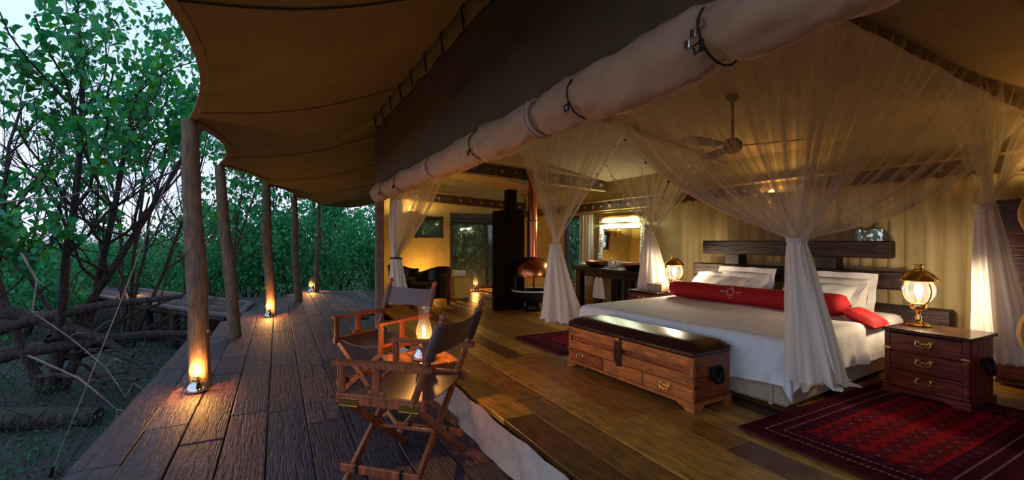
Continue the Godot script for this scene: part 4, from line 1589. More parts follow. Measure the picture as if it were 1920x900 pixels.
# ---- bathroom end and far furniture ----
func build_vanity() -> void:
	var o := room("vanity_table", "dark heavy wooden washstand table with two copper basins under the mirror", "table", 6.5, 3.72, FLOOR)
	var t := MB.new()
	t.box(Vector3(0, 0.66, 0), Vector3(2.0, 0.06, 0.56), 0.01)
	obj("tabletop", t, M.dark_end, o)
	var ap := MB.new()
	ap.box(Vector3(0, 0.58, -0.2), Vector3(1.8, 0.1, 0.04), 0.004)
	ap.box(Vector3(0, 0.58, 0.2), Vector3(1.8, 0.1, 0.04), 0.004)
	obj("apron", ap, M.dark_end, o)
	for x in [-0.82, 0.82]:
		for z in [-0.2, 0.2]:
			var l := MB.new()
			l.box(Vector3(x, 0.315, z), Vector3(0.13, 0.63, 0.11), 0.01)
			obj("leg", l, M.beam_up, o)
	for x in [-0.12, 0.2]:
		var l := MB.new()
		l.box(Vector3(x, 0.315, 0.1), Vector3(0.16, 0.63, 0.1), 0.01)
		obj("leg", l, M.beam_up, o)
	var y := FLOOR + 0.69
	for k in 2:
		var b := room("copper_basin", ["round copper basin at the left of the washstand", "round copper basin at the right of the washstand"][k], "basin", [6.98, 6.05][k], 3.62, y, 0, "copper basins on the washstand")
		var mb := MB.new()
		mb.lathe([Vector2(0, 0.0), Vector2(0.1, 0.0), Vector2(0.16, 0.03), Vector2(0.2, 0.08), Vector2(0.21, 0.105), Vector2(0.2, 0.108), Vector2(0.19, 0.085), Vector2(0.15, 0.04), Vector2(0.09, 0.018), Vector2(0, 0.016)], 26)
		obj("bowl", mb, M.copper, b)
	var cols := [Color(0.9, 0.9, 0.85), Color(0.85, 0.8, 0.7), Color(0.75, 0.7, 0.6), Color(0.9, 0.85, 0.8), Color(0.8, 0.75, 0.6)]
	var where := [[6.56, 3.6, 0.055, 0.17], [6.44, 3.58, 0.035, 0.13], [7.28, 3.55, 0.075, 0.09], [6.32, 3.68, 0.03, 0.1], [5.72, 3.6, 0.06, 0.08]]
	var lab := ["white ceramic jar standing between the two copper basins", "small pale bottle right of the white jar on the washstand", "rounded pale pot at the far left end of the washstand", "tiny soap bottle by the right copper basin", "low pale dish at the right end of the washstand"]
	for k in 5:
		var q = where[k]
		var j := room("toiletry_jar" if k != 4 else "soap_dish", lab[k], "jar" if k != 4 else "dish", q[0], q[1], y)
		var mb := MB.new()
		var r: float = q[2]
		var hh: float = q[3]
		mb.lathe([Vector2(0, 0), Vector2(r * 0.8, 0), Vector2(r, hh * 0.25), Vector2(r * 0.95, hh * 0.6), Vector2(r * 0.45, hh * 0.78), Vector2(r * 0.4, hh * 0.88), Vector2(0, hh * 0.88)], 16)
		obj("body", mb, plain(cols[k], 0.4), j)
		var ld := MB.new()
		ld.lathe([Vector2(0, hh * 0.87), Vector2(r * 0.5, hh * 0.87), Vector2(r * 0.5, hh * 0.95), Vector2(r * 0.15, hh), Vector2(0, hh)], 14)
		obj("lid", ld, plain(cols[k] * 0.8, 0.4), j)
	# mirror leaning on the wall
	var m := room("mirror", "square mirror in a pale mosaic frame above the washstand", "mirror", 6.83, 4.0, FLOOR + 0.7)
	m.rotate_object_local(Vector3.RIGHT, 0.06)
	var gl := MB.new()
	gl.box(Vector3(0, 0.37, 0.01), Vector3(0.98, 0.62, 0.008), 0.001)
	obj("mirror_glass", gl, plain(Color(0.9, 0.92, 0.92), 0.03, 1.0), m)
	var fr := MB.new()
	for s in [-1, 1]:
		fr.box(Vector3(s * 0.54, 0.37, 0.01), Vector3(0.11, 0.74, 0.035), 0.004)
		fr.box(Vector3(0, 0.37 + s * 0.325, 0.01), Vector3(0.97, 0.09, 0.035), 0.004)
	var frame := obj("frame", fr, plain(Color(0.5, 0.45, 0.4), 0.7), m)
	var mk := []
	for k in 4: mk.append(plain([Color(0.95, 0.93, 0.88), Color(0.8, 0.76, 0.7), Color(0.68, 0.64, 0.6), Color(0.9, 0.85, 0.75)][k], 0.4))
	for s in [-1, 1]:
		for k in 13:
			for w in 2:
				var b := MB.new()
				b.box(Vector3(s * (0.515 + 0.05 * w), 0.03 + k * 0.0565, -0.01), Vector3(0.042, 0.048, 0.012), 0.003)
				obj("tile", b, mk[rng.randi() % 4], frame)
		for k in 17:
			var b := MB.new()
			b.box(Vector3(-0.456 + k * 0.057, 0.37 + s * 0.325, -0.01), Vector3(0.049, 0.07, 0.012), 0.003)
			obj("tile", b, mk[rng.randi() % 4], frame)
	# strip light above
	var l := room("vanity_light", "bright strip light on a pale board above the mirror", "light", 6.83, 4.02, FLOOR + 1.5)
	var bd := MB.new()
	bd.box(Vector3(0, 0.07, 0.04), Vector3(1.25, 0.2, 0.03), 0.004)
	obj("backboard", bd, M.wall, l)
	var tb := MB.new()
	tb.tube([Vector3(-0.45, 0.02, -0.02), Vector3(0.45, 0.02, -0.02)], [0.018], 10)
	obj("tube", tb, glow(Color(0.9, 1.0, 0.86), 6.0), l)
	var hs := MB.new()
	hs.box(Vector3(0, 0.07, 0.0), Vector3(1.0, 0.04, 0.05), 0.006)
	obj("housing", hs, M.old_brass, l)
	for x in [-0.3, 0.3]:
		omni(l, Vector3(x, 0.0, -0.06), Color(0.95, 1.0, 0.85), 0.28, 0.03)
	# towel hanging from the table edge
	var tw := room("hand_towel", "white towel hanging from a ring at the front of the washstand", "towel", 6.62, 3.4, FLOOR + 0.2)
	var rows := []
	for i in 11:
		var r := PackedVector3Array()
		for j in 15:
			var s := -1.0 + 2.0 * j / 14.0
			var tt := i / 10.0
			r.append(Vector3(s * lerpf(0.06, 0.19, pow(tt, 0.5)), lerpf(0.34, 0.0, tt) + 0.02 * s * s, 0.02 * sin(s * 8.0) * (0.3 + tt) - 0.01))
		rows.append(r)
	var mb := MB.new()
	mb.sheet(rows, 0.01)
	obj("cloth", mb, M.towel, tw)
	var rg := MB.new()
	var pts := []
	for k in 17:
		var a := TAU * k / 16
		pts.append(Vector3(cos(a) * 0.055, 0.385 + sin(a) * 0.055, 0.0))
	rg.tube(pts, [0.008], 7, false)
	obj("ring", rg, M.iron, tw)

func build_fireplace() -> void:
	var o := room("partition", "tall dark plank partition post behind the hanging copper fireplace", "partition", 7.42, 2.12, FLOOR)
	for k in 4:
		var b := MB.new()
		b.box(Vector3(0.0, 0.82 + 0.01 * (k % 2), -0.2 + k * 0.14), Vector3(0.1, 1.64 + 0.02 * (k % 2), 0.134), 0.008)
		obj("plank", b, M.partition, o)
	var c := MB.new()
	c.box(Vector3(0.02, 1.0, 0.06), Vector3(0.17, 2.0, 0.16), 0.01)
	obj("upright", c, M.partition, o)
	var f := room("copper_fireplace", "hanging fireplace with a domed copper hood over a black bowl", "fireplace", 7.16, 2.44, FLOOR)
	var bw := MB.new()
	bw.lathe([Vector2(0, 0.12), Vector2(0.16, 0.13), Vector2(0.3, 0.22), Vector2(0.335, 0.33), Vector2(0.325, 0.335), Vector2(0.28, 0.24), Vector2(0.14, 0.17), Vector2(0, 0.16)], 28)
	bw.lathe([Vector2(0, 0), Vector2(0.15, 0), Vector2(0.12, 0.06), Vector2(0.1, 0.13), Vector2(0, 0.13)], 20)
	obj("bowl", bw, M.black, f)
	var rim := MB.new()
	rim.lathe([Vector2(0.325, 0.325), Vector2(0.345, 0.328), Vector2(0.345, 0.345), Vector2(0.325, 0.345), Vector2(0.325, 0.325)], 28)
	obj("rim", rim, M.white, f)
	var hd := MB.new()
	hd.lathe([Vector2(0.31, 0.57), Vector2(0.315, 0.62), Vector2(0.295, 0.72), Vector2(0.245, 0.8), Vector2(0.17, 0.855), Vector2(0.1, 0.88), Vector2(0.085, 0.885), Vector2(0.08, 0.87), Vector2(0.165, 0.845), Vector2(0.235, 0.79), Vector2(0.285, 0.71), Vector2(0.305, 0.62), Vector2(0.3, 0.57), Vector2(0.31, 0.57)], 30)
	obj("hood", hd, M.copper, f)
	for k in 3:
		var s := MB.new()
		var a := 0.6 + TAU * k / 3.0
		s.tube([Vector3(cos(a) * 0.3, 0.34, sin(a) * 0.3), Vector3(cos(a) * 0.3, 0.62, sin(a) * 0.3)], [0.014], 8)
		obj("strut", s, M.black, f)
	var fl := MB.new()
	fl.lathe([Vector2(0.085, 0.85), Vector2(0.085, 1.45), Vector2(0.09, 1.46), Vector2(0.09, 1.48), Vector2(0.08, 1.49), Vector2(0.08, 2.3)], 18)
	obj("flue", fl, M.copper, f)
	for k in 3:
		var lg := room("firewood_log", ["split log lying in the fireplace bowl, front", "split log lying in the fireplace bowl, middle", "split log lying in the fireplace bowl, back"][k], "log", 7.16 + 0.07 * (k - 1), 2.44, FLOOR + 0.21 + 0.01 * k, 0.4 * k, "logs in the fireplace bowl")
		var m := MB.new()
		m.tube([Vector3(-0.13, 0.0, 0), Vector3(0.13, 0.015, 0)], [0.035], 8)
		obj("wood", m, M.beam, lg)

func tub_chair(label: String, u: float, v: float, turn: float) -> void:
	var o := room("tub_chair", label, "armchair", u, v, FLOOR, turn, "dark leather tub chairs in the far room")
	var lm: Material = M.chest_leather
	var rows := []
	for i in 8:
		var r := PackedVector3Array()
		for k in 25:
			var a := -0.25 + (PI + 0.5) * k / 24.0
			var tt := i / 7.0
			var hh := 0.64 - 0.1 * pow(absf(cos(a)), 3.0)
			r.append(Vector3(cos(a) * (0.33 + 0.03 * tt), lerpf(0.16, hh, tt), sin(a) * (0.31 + 0.05 * tt)))
		rows.append(r)
	var b := MB.new()
	b.sheet(rows, 0.06)
	obj("back_shell", b, lm, o)
	var rm := MB.new()
	var pts := []
	for k in 25:
		var a := -0.25 + (PI + 0.5) * k / 24.0
		pts.append(Vector3(cos(a) * 0.335, 0.655 - 0.1 * pow(absf(cos(a)), 3.0), sin(a) * 0.335))
	rm.tube(pts, [0.028], 8)
	obj("top_rail", rm, M.beam, o)
	var s := MB.new()
	s.box(Vector3(0, 0.36, -0.03), Vector3(0.52, 0.14, 0.52), 0.04)
	obj("seat_cushion", s, lm, o)
	var ba := MB.new()
	ba.box(Vector3(0, 0.22, -0.02), Vector3(0.54, 0.14, 0.5), 0.02)
	obj("seat_base", ba, M.dark_end, o)
	for x in [-0.23, 0.23]:
		for z in [-0.22, 0.2]:
			var l := MB.new()
			l.tube([Vector3(x, 0, z), Vector3(x, 0.16, z)], [0.02, 0.028], 8)
			obj("leg", l, M.beam_up, o)

func build_far_room() -> void:
	tub_chair("dark leather tub chair behind the far director's chair", 8.45, 1.12, 0.4)
	tub_chair("second tub chair with an amber-lit rail, farther back by the wall", 9.5, 0.95, 2.4)
	var o := room("linen_ottoman", "amber cloth-covered box seat with folded towels by the far window", "ottoman", 9.3, 1.86, FLOOR, 0.2)
	var b := MB.new()
	b.box(Vector3(0, 0.22, 0), Vector3(0.6, 0.44, 0.42), 0.03)
	obj("cover", b, cloth(Color(0.85, 0.65, 0.32), 0.9, 2.0), o)
	var p := MB.new()
	p.box(Vector3(0, 0.44, 0), Vector3(0.62, 0.02, 0.44), 0.01)
	obj("piped_edge", p, cloth(Color(0.8, 0.6, 0.3), 0.9, 2.0), o)
	for k in 2:
		var t := room("folded_towel", ["folded white towel lying on the amber box seat, lower one", "folded white towel on top of the amber box seat"][k], "towel", 9.3, 1.86, FLOOR + 0.452 + k * 0.05, 0.15 + 0.1 * k, "towels on the box seat")
		var m := MB.new()
		m.box(Vector3(0, 0.012, 0), Vector3(0.42, 0.022, 0.3), 0.01)
		m.box(Vector3(0, 0.036, 0), Vector3(0.42, 0.022, 0.3), 0.01)
		obj("cloth", m, M.towel, t)
	# lamps of the far room
	sconce("brass wall lamp glowing high on the back wall above the headboard", 4.05, 4.0, 1.95, 0.0, 0.22)
	sconce("wall lamp glowing under the band at the right end of the back wall", 1.75, 3.97, 1.9, 0.0, 0.14)
	sconce("wall lamp lighting the corner of the far amber wall", 10.25, 1.25, 2.0, PI / 2, 0.5)
	var tl := room("floor_lamp", "low lamp lighting the amber wall behind the tub chairs", "lamp", 10.0, 1.45, FLOOR)
	var m := MB.new()
	m.lathe([Vector2(0, 0), Vector2(0.12, 0), Vector2(0.12, 0.02), Vector2(0.02, 0.04), Vector2(0.02, 0.42), Vector2(0, 0.42)], 16)
	obj("base", m, M.old_brass, tl)
	var bu := MB.new()
	bu.ball(Vector3(0, 0.46, 0), Vector3(0.045, 0.05, 0.045), 12, 8)
	obj("bulb", bu, glow(Color(1.0, 0.6, 0.2), 5.0), tl)
	omni(tl, Vector3(0, 0.46, 0), Color(1.0, 0.74, 0.32), 0.35, 0.05)

func sconce(label: String, u: float, v: float, y: float, turn: float, e: float) -> void:
	var o := room("wall_lamp", label, "lamp", u, v, y, turn, "brass wall lamps")
	var b := MB.new()
	b.lathe([Vector2(0, -0.16), Vector2(0.015, -0.15), Vector2(0.03, -0.1), Vector2(0.07, -0.02), Vector2(0.12, 0.03), Vector2(0.115, 0.03), Vector2(0.06, -0.02), Vector2(0.02, -0.09), Vector2(0, -0.09)], 20, Vector3(0, 0, -0.06))
	obj("cup", b, M.brass, o)
	var arm := MB.new()
	arm.tube([Vector3(0, -0.1, -0.06), Vector3(0, -0.12, 0.0), Vector3(0, -0.1, 0.06)], [0.01], 7)
	arm.box(Vector3(0, -0.1, 0.07), Vector3(0.07, 0.1, 0.02), 0.006)
	obj("bracket", arm, M.old_brass, o)
	var bu := MB.new()
	bu.ball(Vector3(0, 0.03, -0.06), Vector3(0.032, 0.045, 0.032), 12, 8)
	obj("bulb", bu, glow(Color(1.0, 0.8, 0.4), 6.0), o)
	omni(o, Vector3(0, 0.035, -0.06), Color(1.0, 0.84, 0.5), e, 0.03)

func build_bed_extras() -> void:
	pillow("front white pillow at the far side of the bed", 1.6, 1.69, 0.6, -0.72, 0.03, 0.3, 0.2)
	pillow("white pillow standing behind the front one at the far side of the bed", 1.4, 1.86, 0.61, -1.2, -0.05, 0.3, 0.2)
	pillow("front white pillow at the near side of the bed by the nightstand", 0.56, 1.69, 0.6, -0.72, -0.05, 0.3, 0.2)
	pillow("white pillow standing behind at the near side of the bed", 0.5, 1.86, 0.61, -1.2, 0.1, 0.3, 0.2)
	var nr := nightstand("mahogany three-drawer nightstand on the near side of the bed by the patterned rug", -0.435, 1.25, -0.0986)
	ship_lamp("brass lamp with conical shade and clear globe on the near nightstand", 2.336, 3.1, FLOOR + 0.502, 0.2, 0.28)
	nightstand("mahogany nightstand on the far side of the bed, mostly hidden", 2.47, 1.62, 0.0)
	ship_lamp("brass lamp with conical shade on the far nightstand beside the pillows", 4.78, 3.12, FLOOR + 0.502, 0.5, 0.28)
	var bx := room("tissue_box", "pale square box on the far nightstand beside the lamp", "box", 5.02, 3.08, FLOOR + 0.502, 0.1)
	var b := MB.new()
	b.box(Vector3(0, 0.05, 0), Vector3(0.24, 0.1, 0.14), 0.006)
	obj("body", b, cloth(Color(0.7, 0.62, 0.5), 0.8, 3.0), bx)
	var sl := MB.new()
	sl.box(Vector3(0, 0.103, 0), Vector3(0.12, 0.006, 0.04), 0.002)
	obj("slot", sl, M.black, bx)
	# ceiling fan
	var f := room("ceiling_fan", "dark three-blade ceiling fan seen through the net", "fan", 3.5, 2.5, 2.3)
	var rd := MB.new()
	rd.tube([Vector3(0, 0.06, 0), Vector3(0, ceil_y(2.5) - 2.3, 0)], [0.014], 8)
	rd.lathe([Vector2(0.014, ceil_y(2.5) - 2.42), Vector2(0.06, ceil_y(2.5) - 2.38), Vector2(0.06, ceil_y(2.5) - 2.33), Vector2(0.0, ceil_y(2.5) - 2.32)], 14)
	obj("downrod", rd, M.beam_up, f)
	var hb := MB.new()
	hb.lathe([Vector2(0, -0.07), Vector2(0.05, -0.065), Vector2(0.08, -0.03), Vector2(0.085, 0.03), Vector2(0.05, 0.07), Vector2(0, 0.075)], 18)
	obj("hub", hb, M.dark_end, f)
	for k in 3:
		var a := -0.5 + TAU * k / 3.0
		var ol := PackedVector2Array([Vector2(0.16, -0.045), Vector2(0.5, -0.075), Vector2(0.62, -0.06), Vector2(0.66, 0.0), Vector2(0.62, 0.06), Vector2(0.5, 0.075), Vector2(0.16, 0.045)])
		var bl := MB.new()
		bl.xf = Transform3D(Basis(Vector3.UP, a) * Basis(Vector3.RIGHT, -PI / 2 + 0.2), Vector3.ZERO)
		bl.prism(ol, -0.004, 0.004)
		obj("blade", bl, M.dark_end, f)
		var ar := MB.new()
		ar.xf = Transform3D(Basis(Vector3.UP, a), Vector3.ZERO)
		ar.box(Vector3(0.13, 0, 0), Vector3(0.14, 0.008, 0.04), 0.002)
		obj("blade_arm", ar, M.old_brass, f)
	var ac := room("door_curtain", "amber curtain tied in bunches hanging at the right edge", "curtain", 1.6, 2.76, FLOOR)
	var rows := []
	for i in 40:
		var s := i / 39.0
		var y := 0.02 + 2.45 * s
		var rr := 0.035 + 0.075 * exp(-pow((y - 1.32) / 0.16, 2.0)) + 0.08 * exp(-pow((y - 0.6) / 0.17, 2.0)) + 0.05 * exp(-pow((y - 2.1) / 0.3, 2.0))
		var r := PackedVector3Array()
		for k in 36:
			var a := TAU * k / 36
			r.append(Vector3(cos(a), 0, -sin(a)) * rr * (1.0 + 0.13 * sin(a * 9.0 + s * 3.0)) + Vector3(0, y, 0))
		rows.append(r)
	rows.reverse()
	var am := MB.new()
	am.grid(rows, false, true)
	obj("cloth", am, cloth(Color(0.8, 0.58, 0.3), 0.9, 2.0, 0.4), ac)
	# wardrobe at the right edge
	var w := room("wardrobe", "tall dark wooden wardrobe with brass latches at the right edge", "wardrobe", 1.7, 3.93, FLOOR)
	var wb := MB.new()
	wb.box(Vector3(0, 0.75, 0.02), Vector3(0.84, 1.46, 0.26), 0.006)
	obj("carcass", wb, M.mahogany_top, w)
	for k in 2:
		var d := MB.new()
		d.box(Vector3(0.2 - 0.4 * k, 0.98, -0.125), Vector3(0.38, 0.94, 0.024), 0.005)
		var dd := obj("door", d, M.mahogany_top, w)
		var pn := MB.new()
		pn.box(Vector3(0.2 - 0.4 * k, 0.98, -0.14), Vector3(0.26, 0.8, 0.012), 0.005)
		obj("panel", pn, M.mahogany_top, dd)
		var d2 := MB.new()
		d2.box(Vector3(0.2 - 0.4 * k, 0.27, -0.125), Vector3(0.38, 0.4, 0.024), 0.005)
		var de := obj("drawer", d2, M.mahogany_top, w)
		bail_handle(de, Vector3(0.34 - 0.4 * k, 0.36, -0.14), Basis(Vector3.UP, PI), 1.0)
	var bt := MB.new()
	bt.box(Vector3(0, 0.49, -0.138), Vector3(0.84, 0.03, 0.012), 0.003)
	obj("brass_rail", bt, M.old_brass, w)

# ---- outdoors ----
var leaf_meshes := []
var leaf_mat: StandardMaterial3D
var bark: StandardMaterial3D

func make_leaf(round_: bool) -> ArrayMesh:
	# heart-shaped blade folded along its rib, one unit long
	var b := MB.new()
	var o := [Vector2(0.0, 0.0), Vector2(0.2, -0.05), Vector2(0.38, 0.12), Vector2(0.4, 0.38), Vector2(0.22, 0.72), Vector2(0.0, 1.0)] if round_ else [Vector2(0.0, 0.0), Vector2(0.1, 0.08), Vector2(0.2, 0.3), Vector2(0.19, 0.55), Vector2(0.1, 0.82), Vector2(0.0, 1.0)]
	for s in [-1.0, 1.0]:
		for i in range(1, o.size() - 1):
			var p := [Vector3(0, 0, o[i].y * 0.0), Vector3(o[i].x * s, absf(o[i].x) * 0.35 - 0.1 * o[i].y * o[i].y, o[i].y), Vector3(o[i + 1].x * s, absf(o[i + 1].x) * 0.35 - 0.1 * o[i + 1].y * o[i + 1].y, o[i + 1].y)]
			if s > 0: p.reverse()
			b.face(p)
	return b.mesh(true)

func leaf_basis(size: float, droop := 0.5) -> Basis:
	var b := Basis(Vector3.UP, rnd(0, TAU)) * Basis(Vector3.RIGHT, rnd(-0.4, 0.9) + droop) * Basis(Vector3.BACK, rnd(-0.7, 0.7))
	return b.scaled(Vector3.ONE * size * rnd(0.65, 1.2))

func leaf_color(warm: float) -> Color:
	var k := rnd(0.55, 1.35)
	if rng.randf() < warm: return Color(0.85 * k, 0.95 * k, 0.25 * k)
	return Color(rnd(0.3, 0.75) * k, rnd(0.8, 1.1) * k, rnd(0.7, 1.3) * k)

func scatter(called: String, parent: Node, xs: Array, cols: Array, mesh: Mesh) -> void:
	if xs.is_empty(): return
	var mm := MultiMesh.new()
	mm.transform_format = MultiMesh.TRANSFORM_3D
	mm.use_colors = true
	mm.mesh = mesh
	mm.instance_count = xs.size()
	for i in xs.size():
		mm.set_instance_transform(i, xs[i])
		mm.set_instance_color(i, cols[i])
	var o := MultiMeshInstance3D.new()
	o.name = child_name(parent, called)
	o.multimesh = mm
	o.material_override = leaf_mat
	parent.add_child(o)
	o.set_meta("kind", "stuff")

func branch(mb: MB, p: Vector3, dir: Vector3, length: float, rad: float, depth: int, tips: Array, lift := 0.12, wob := 0.28) -> void:
	var pts := [p]
	var rr := [rad]
	var d := dir
	var n := 5
	for i in n:
		d = (d + Vector3(rnd(-wob, wob), rnd(-wob, wob) + lift, rnd(-wob, wob))).normalized()
		pts.append(pts[-1] + d * length / n)
		rr.append(rad * lerpf(1.0, 0.5, (i + 1.0) / n))
	mb.tube(pts, rr, 6 if depth > 1 else 4, false)
	if depth == 0:
		for i in range(1, n + 1): tips.append([pts[i], d])
		return
	var kids := 2 + (rng.randi() % 2)
	for k in kids:
		var at: int = 2 + k if k < 3 else 5
		var nd := (d + Vector3(rnd(-1, 1), rnd(-0.5, 0.8), rnd(-1, 1)) * 0.85).normalized()
		branch(mb, pts[mini(at, n)], nd, length * rnd(0.5, 0.75), rr[mini(at, n)] * 0.62, depth - 1, tips, lift, wob)
	if depth == 1: tips.append([pts[n], d])

func tree(called: String, label: String, group: String, at: Vector3, stems: Array, rad: float, depth: int, leaf: float, per: int, spread: float, warm: float, keep := 0, droop := 0.5, kind := 0) -> void:
	var o := thing(called, label, "tree", at, 0.0, group)
	var tips := []
	var tw := MB.new()
	for s in stems:
		# s = [direction, length]
		var mb := MB.new()
		var pts := [Vector3(rnd(-0.1, 0.1), -0.05, rnd(-0.1, 0.1))]
		var rr := [rad * 1.25]
		var d: Vector3 = s[0].normalized()
		for i in 8:
			d = (d + Vector3(rnd(-0.12, 0.12), 0.03, rnd(-0.12, 0.12))).normalized()
			pts.append(pts[-1] + d * s[1] / 8.0)
			rr.append(rad * lerpf(1.0, 0.3, (i + 1) / 8.0))
		mb.tube(pts, rr, 8, true, 0.05, int(rnd(0, 9)))
		obj("stem", mb, bark, o)
		for i in range(3, 9):
			for k in 2:
				var nd := (d * 0.5 + Vector3(rnd(-1, 1), rnd(-0.2, 0.7), rnd(-1, 1))).normalized()
				branch(tw, pts[i], nd, s[1] * rnd(0.2, 0.36), rr[i] * 0.5, depth, tips)
	var t := obj("twigs", tw, bark, o)
	t.set_meta("kind", "stuff")
	var xs := []
	var cs := []
	var gap := noise(int(at.x * 31), 0.55, 2)
	for q in tips:
		var dens := gap.get_noise_3dv(q[0])
		if dens < 0.0 and keep + per > 0: continue
		for k in per + (1 if dens > 0.12 else 0):
			var p: Vector3 = q[0] + Vector3(rnd(-1, 1), rnd(-1, 0.7), rnd(-1, 1)) * spread
			xs.append(Transform3D(leaf_basis(leaf, droop), p))
			cs.append(leaf_color(warm))
	var mesh: Mesh = leaf_meshes[kind]
	if keep > 0:
		var order := range(xs.size())
		var dist := []
		for i in xs.size():
			var w: Vector3 = at + xs[i].origin
			# nearest ones that stand inside the picture
			var inside := w.z < -1.0 and absf(w.x) < -w.z * 1.13 and absf(w.y - 1.42) < -w.z * 0.53
			dist.append(w.distance_to(Vector3(0, 1.42, 0)) + (0.0 if inside else 100.0))
		order.sort_custom(func(a, b): return dist[a] < dist[b])
		var mats := []
		for k in 5:
			var m: StandardMaterial3D = leaf_mat.duplicate()
			var c := leaf_color(0.12)
			m.albedo_color = (leaf_mat.albedo_color.srgb_to_linear() * c).linear_to_srgb()
			mats.append(m)
		var gone := {}
		for i in mini(keep, xs.size()):
			var lf := obj_mesh("leaf", mesh, mats[i % 5], o)
			lf.transform = xs[order[i]]
			gone[order[i]] = true
		var xs2 := []
		var cs2 := []
		for i in xs.size():
			if not gone.has(i):
				xs2.append(xs[i]); cs2.append(cs[i])
		xs = xs2; cs = cs2
	scatter("foliage", o, xs, cs, mesh)

func bush(label: String, at: Vector3, r: float, h: float, n: int, leaf: float, kind := 0) -> void:
	var o := thing("bush", label, "bush", at, 0.0, "bushes round the camp")
	var ns := noise(int(at.x * 10 + at.z), 0.7, 2)
	var mb := MB.new()
	for k in 7:
		var a := TAU * k / 7.0
		mb.tube([Vector3(0.1 * cos(a), -0.05, 0.1 * sin(a)), Vector3(cos(a) * r * 0.3, h * 0.4, sin(a) * r * 0.3), Vector3(cos(a + 0.3) * r * 0.6, h * rnd(0.6, 0.85), sin(a + 0.3) * r * 0.6)], [0.04, 0.025, 0.01], 5)
	obj("stems", mb, bark, o)
	var xs := []
	var cs := []
	for i in n:
		var d := Vector3(rnd(-1, 1), rnd(-0.15, 1), rnd(-1, 1))
		while d.length() > 1.0 or d.length() < 0.15: d = Vector3(rnd(-1, 1), rnd(-0.15, 1), rnd(-1, 1))
		var k := d.normalized() * pow(d.length(), 0.45) * (0.85 + 0.45 * ns.get_noise_3d(d.x * 2.0, d.y * 2.0, d.z * 2.0) + rnd(-0.05, 0.12))
		xs.append(Transform3D(leaf_basis(leaf), Vector3(k.x * r, h * 0.3 + k.y * h * 0.72, k.z * r)))
		cs.append(leaf_color(0.06))
	scatter("foliage", o, xs, cs, leaf_meshes[kind])

func at_px(px: float, d: float, y := -0.9) -> Vector3:
	return Vector3((px - 960.0) / 850.0 * d, y, -d)

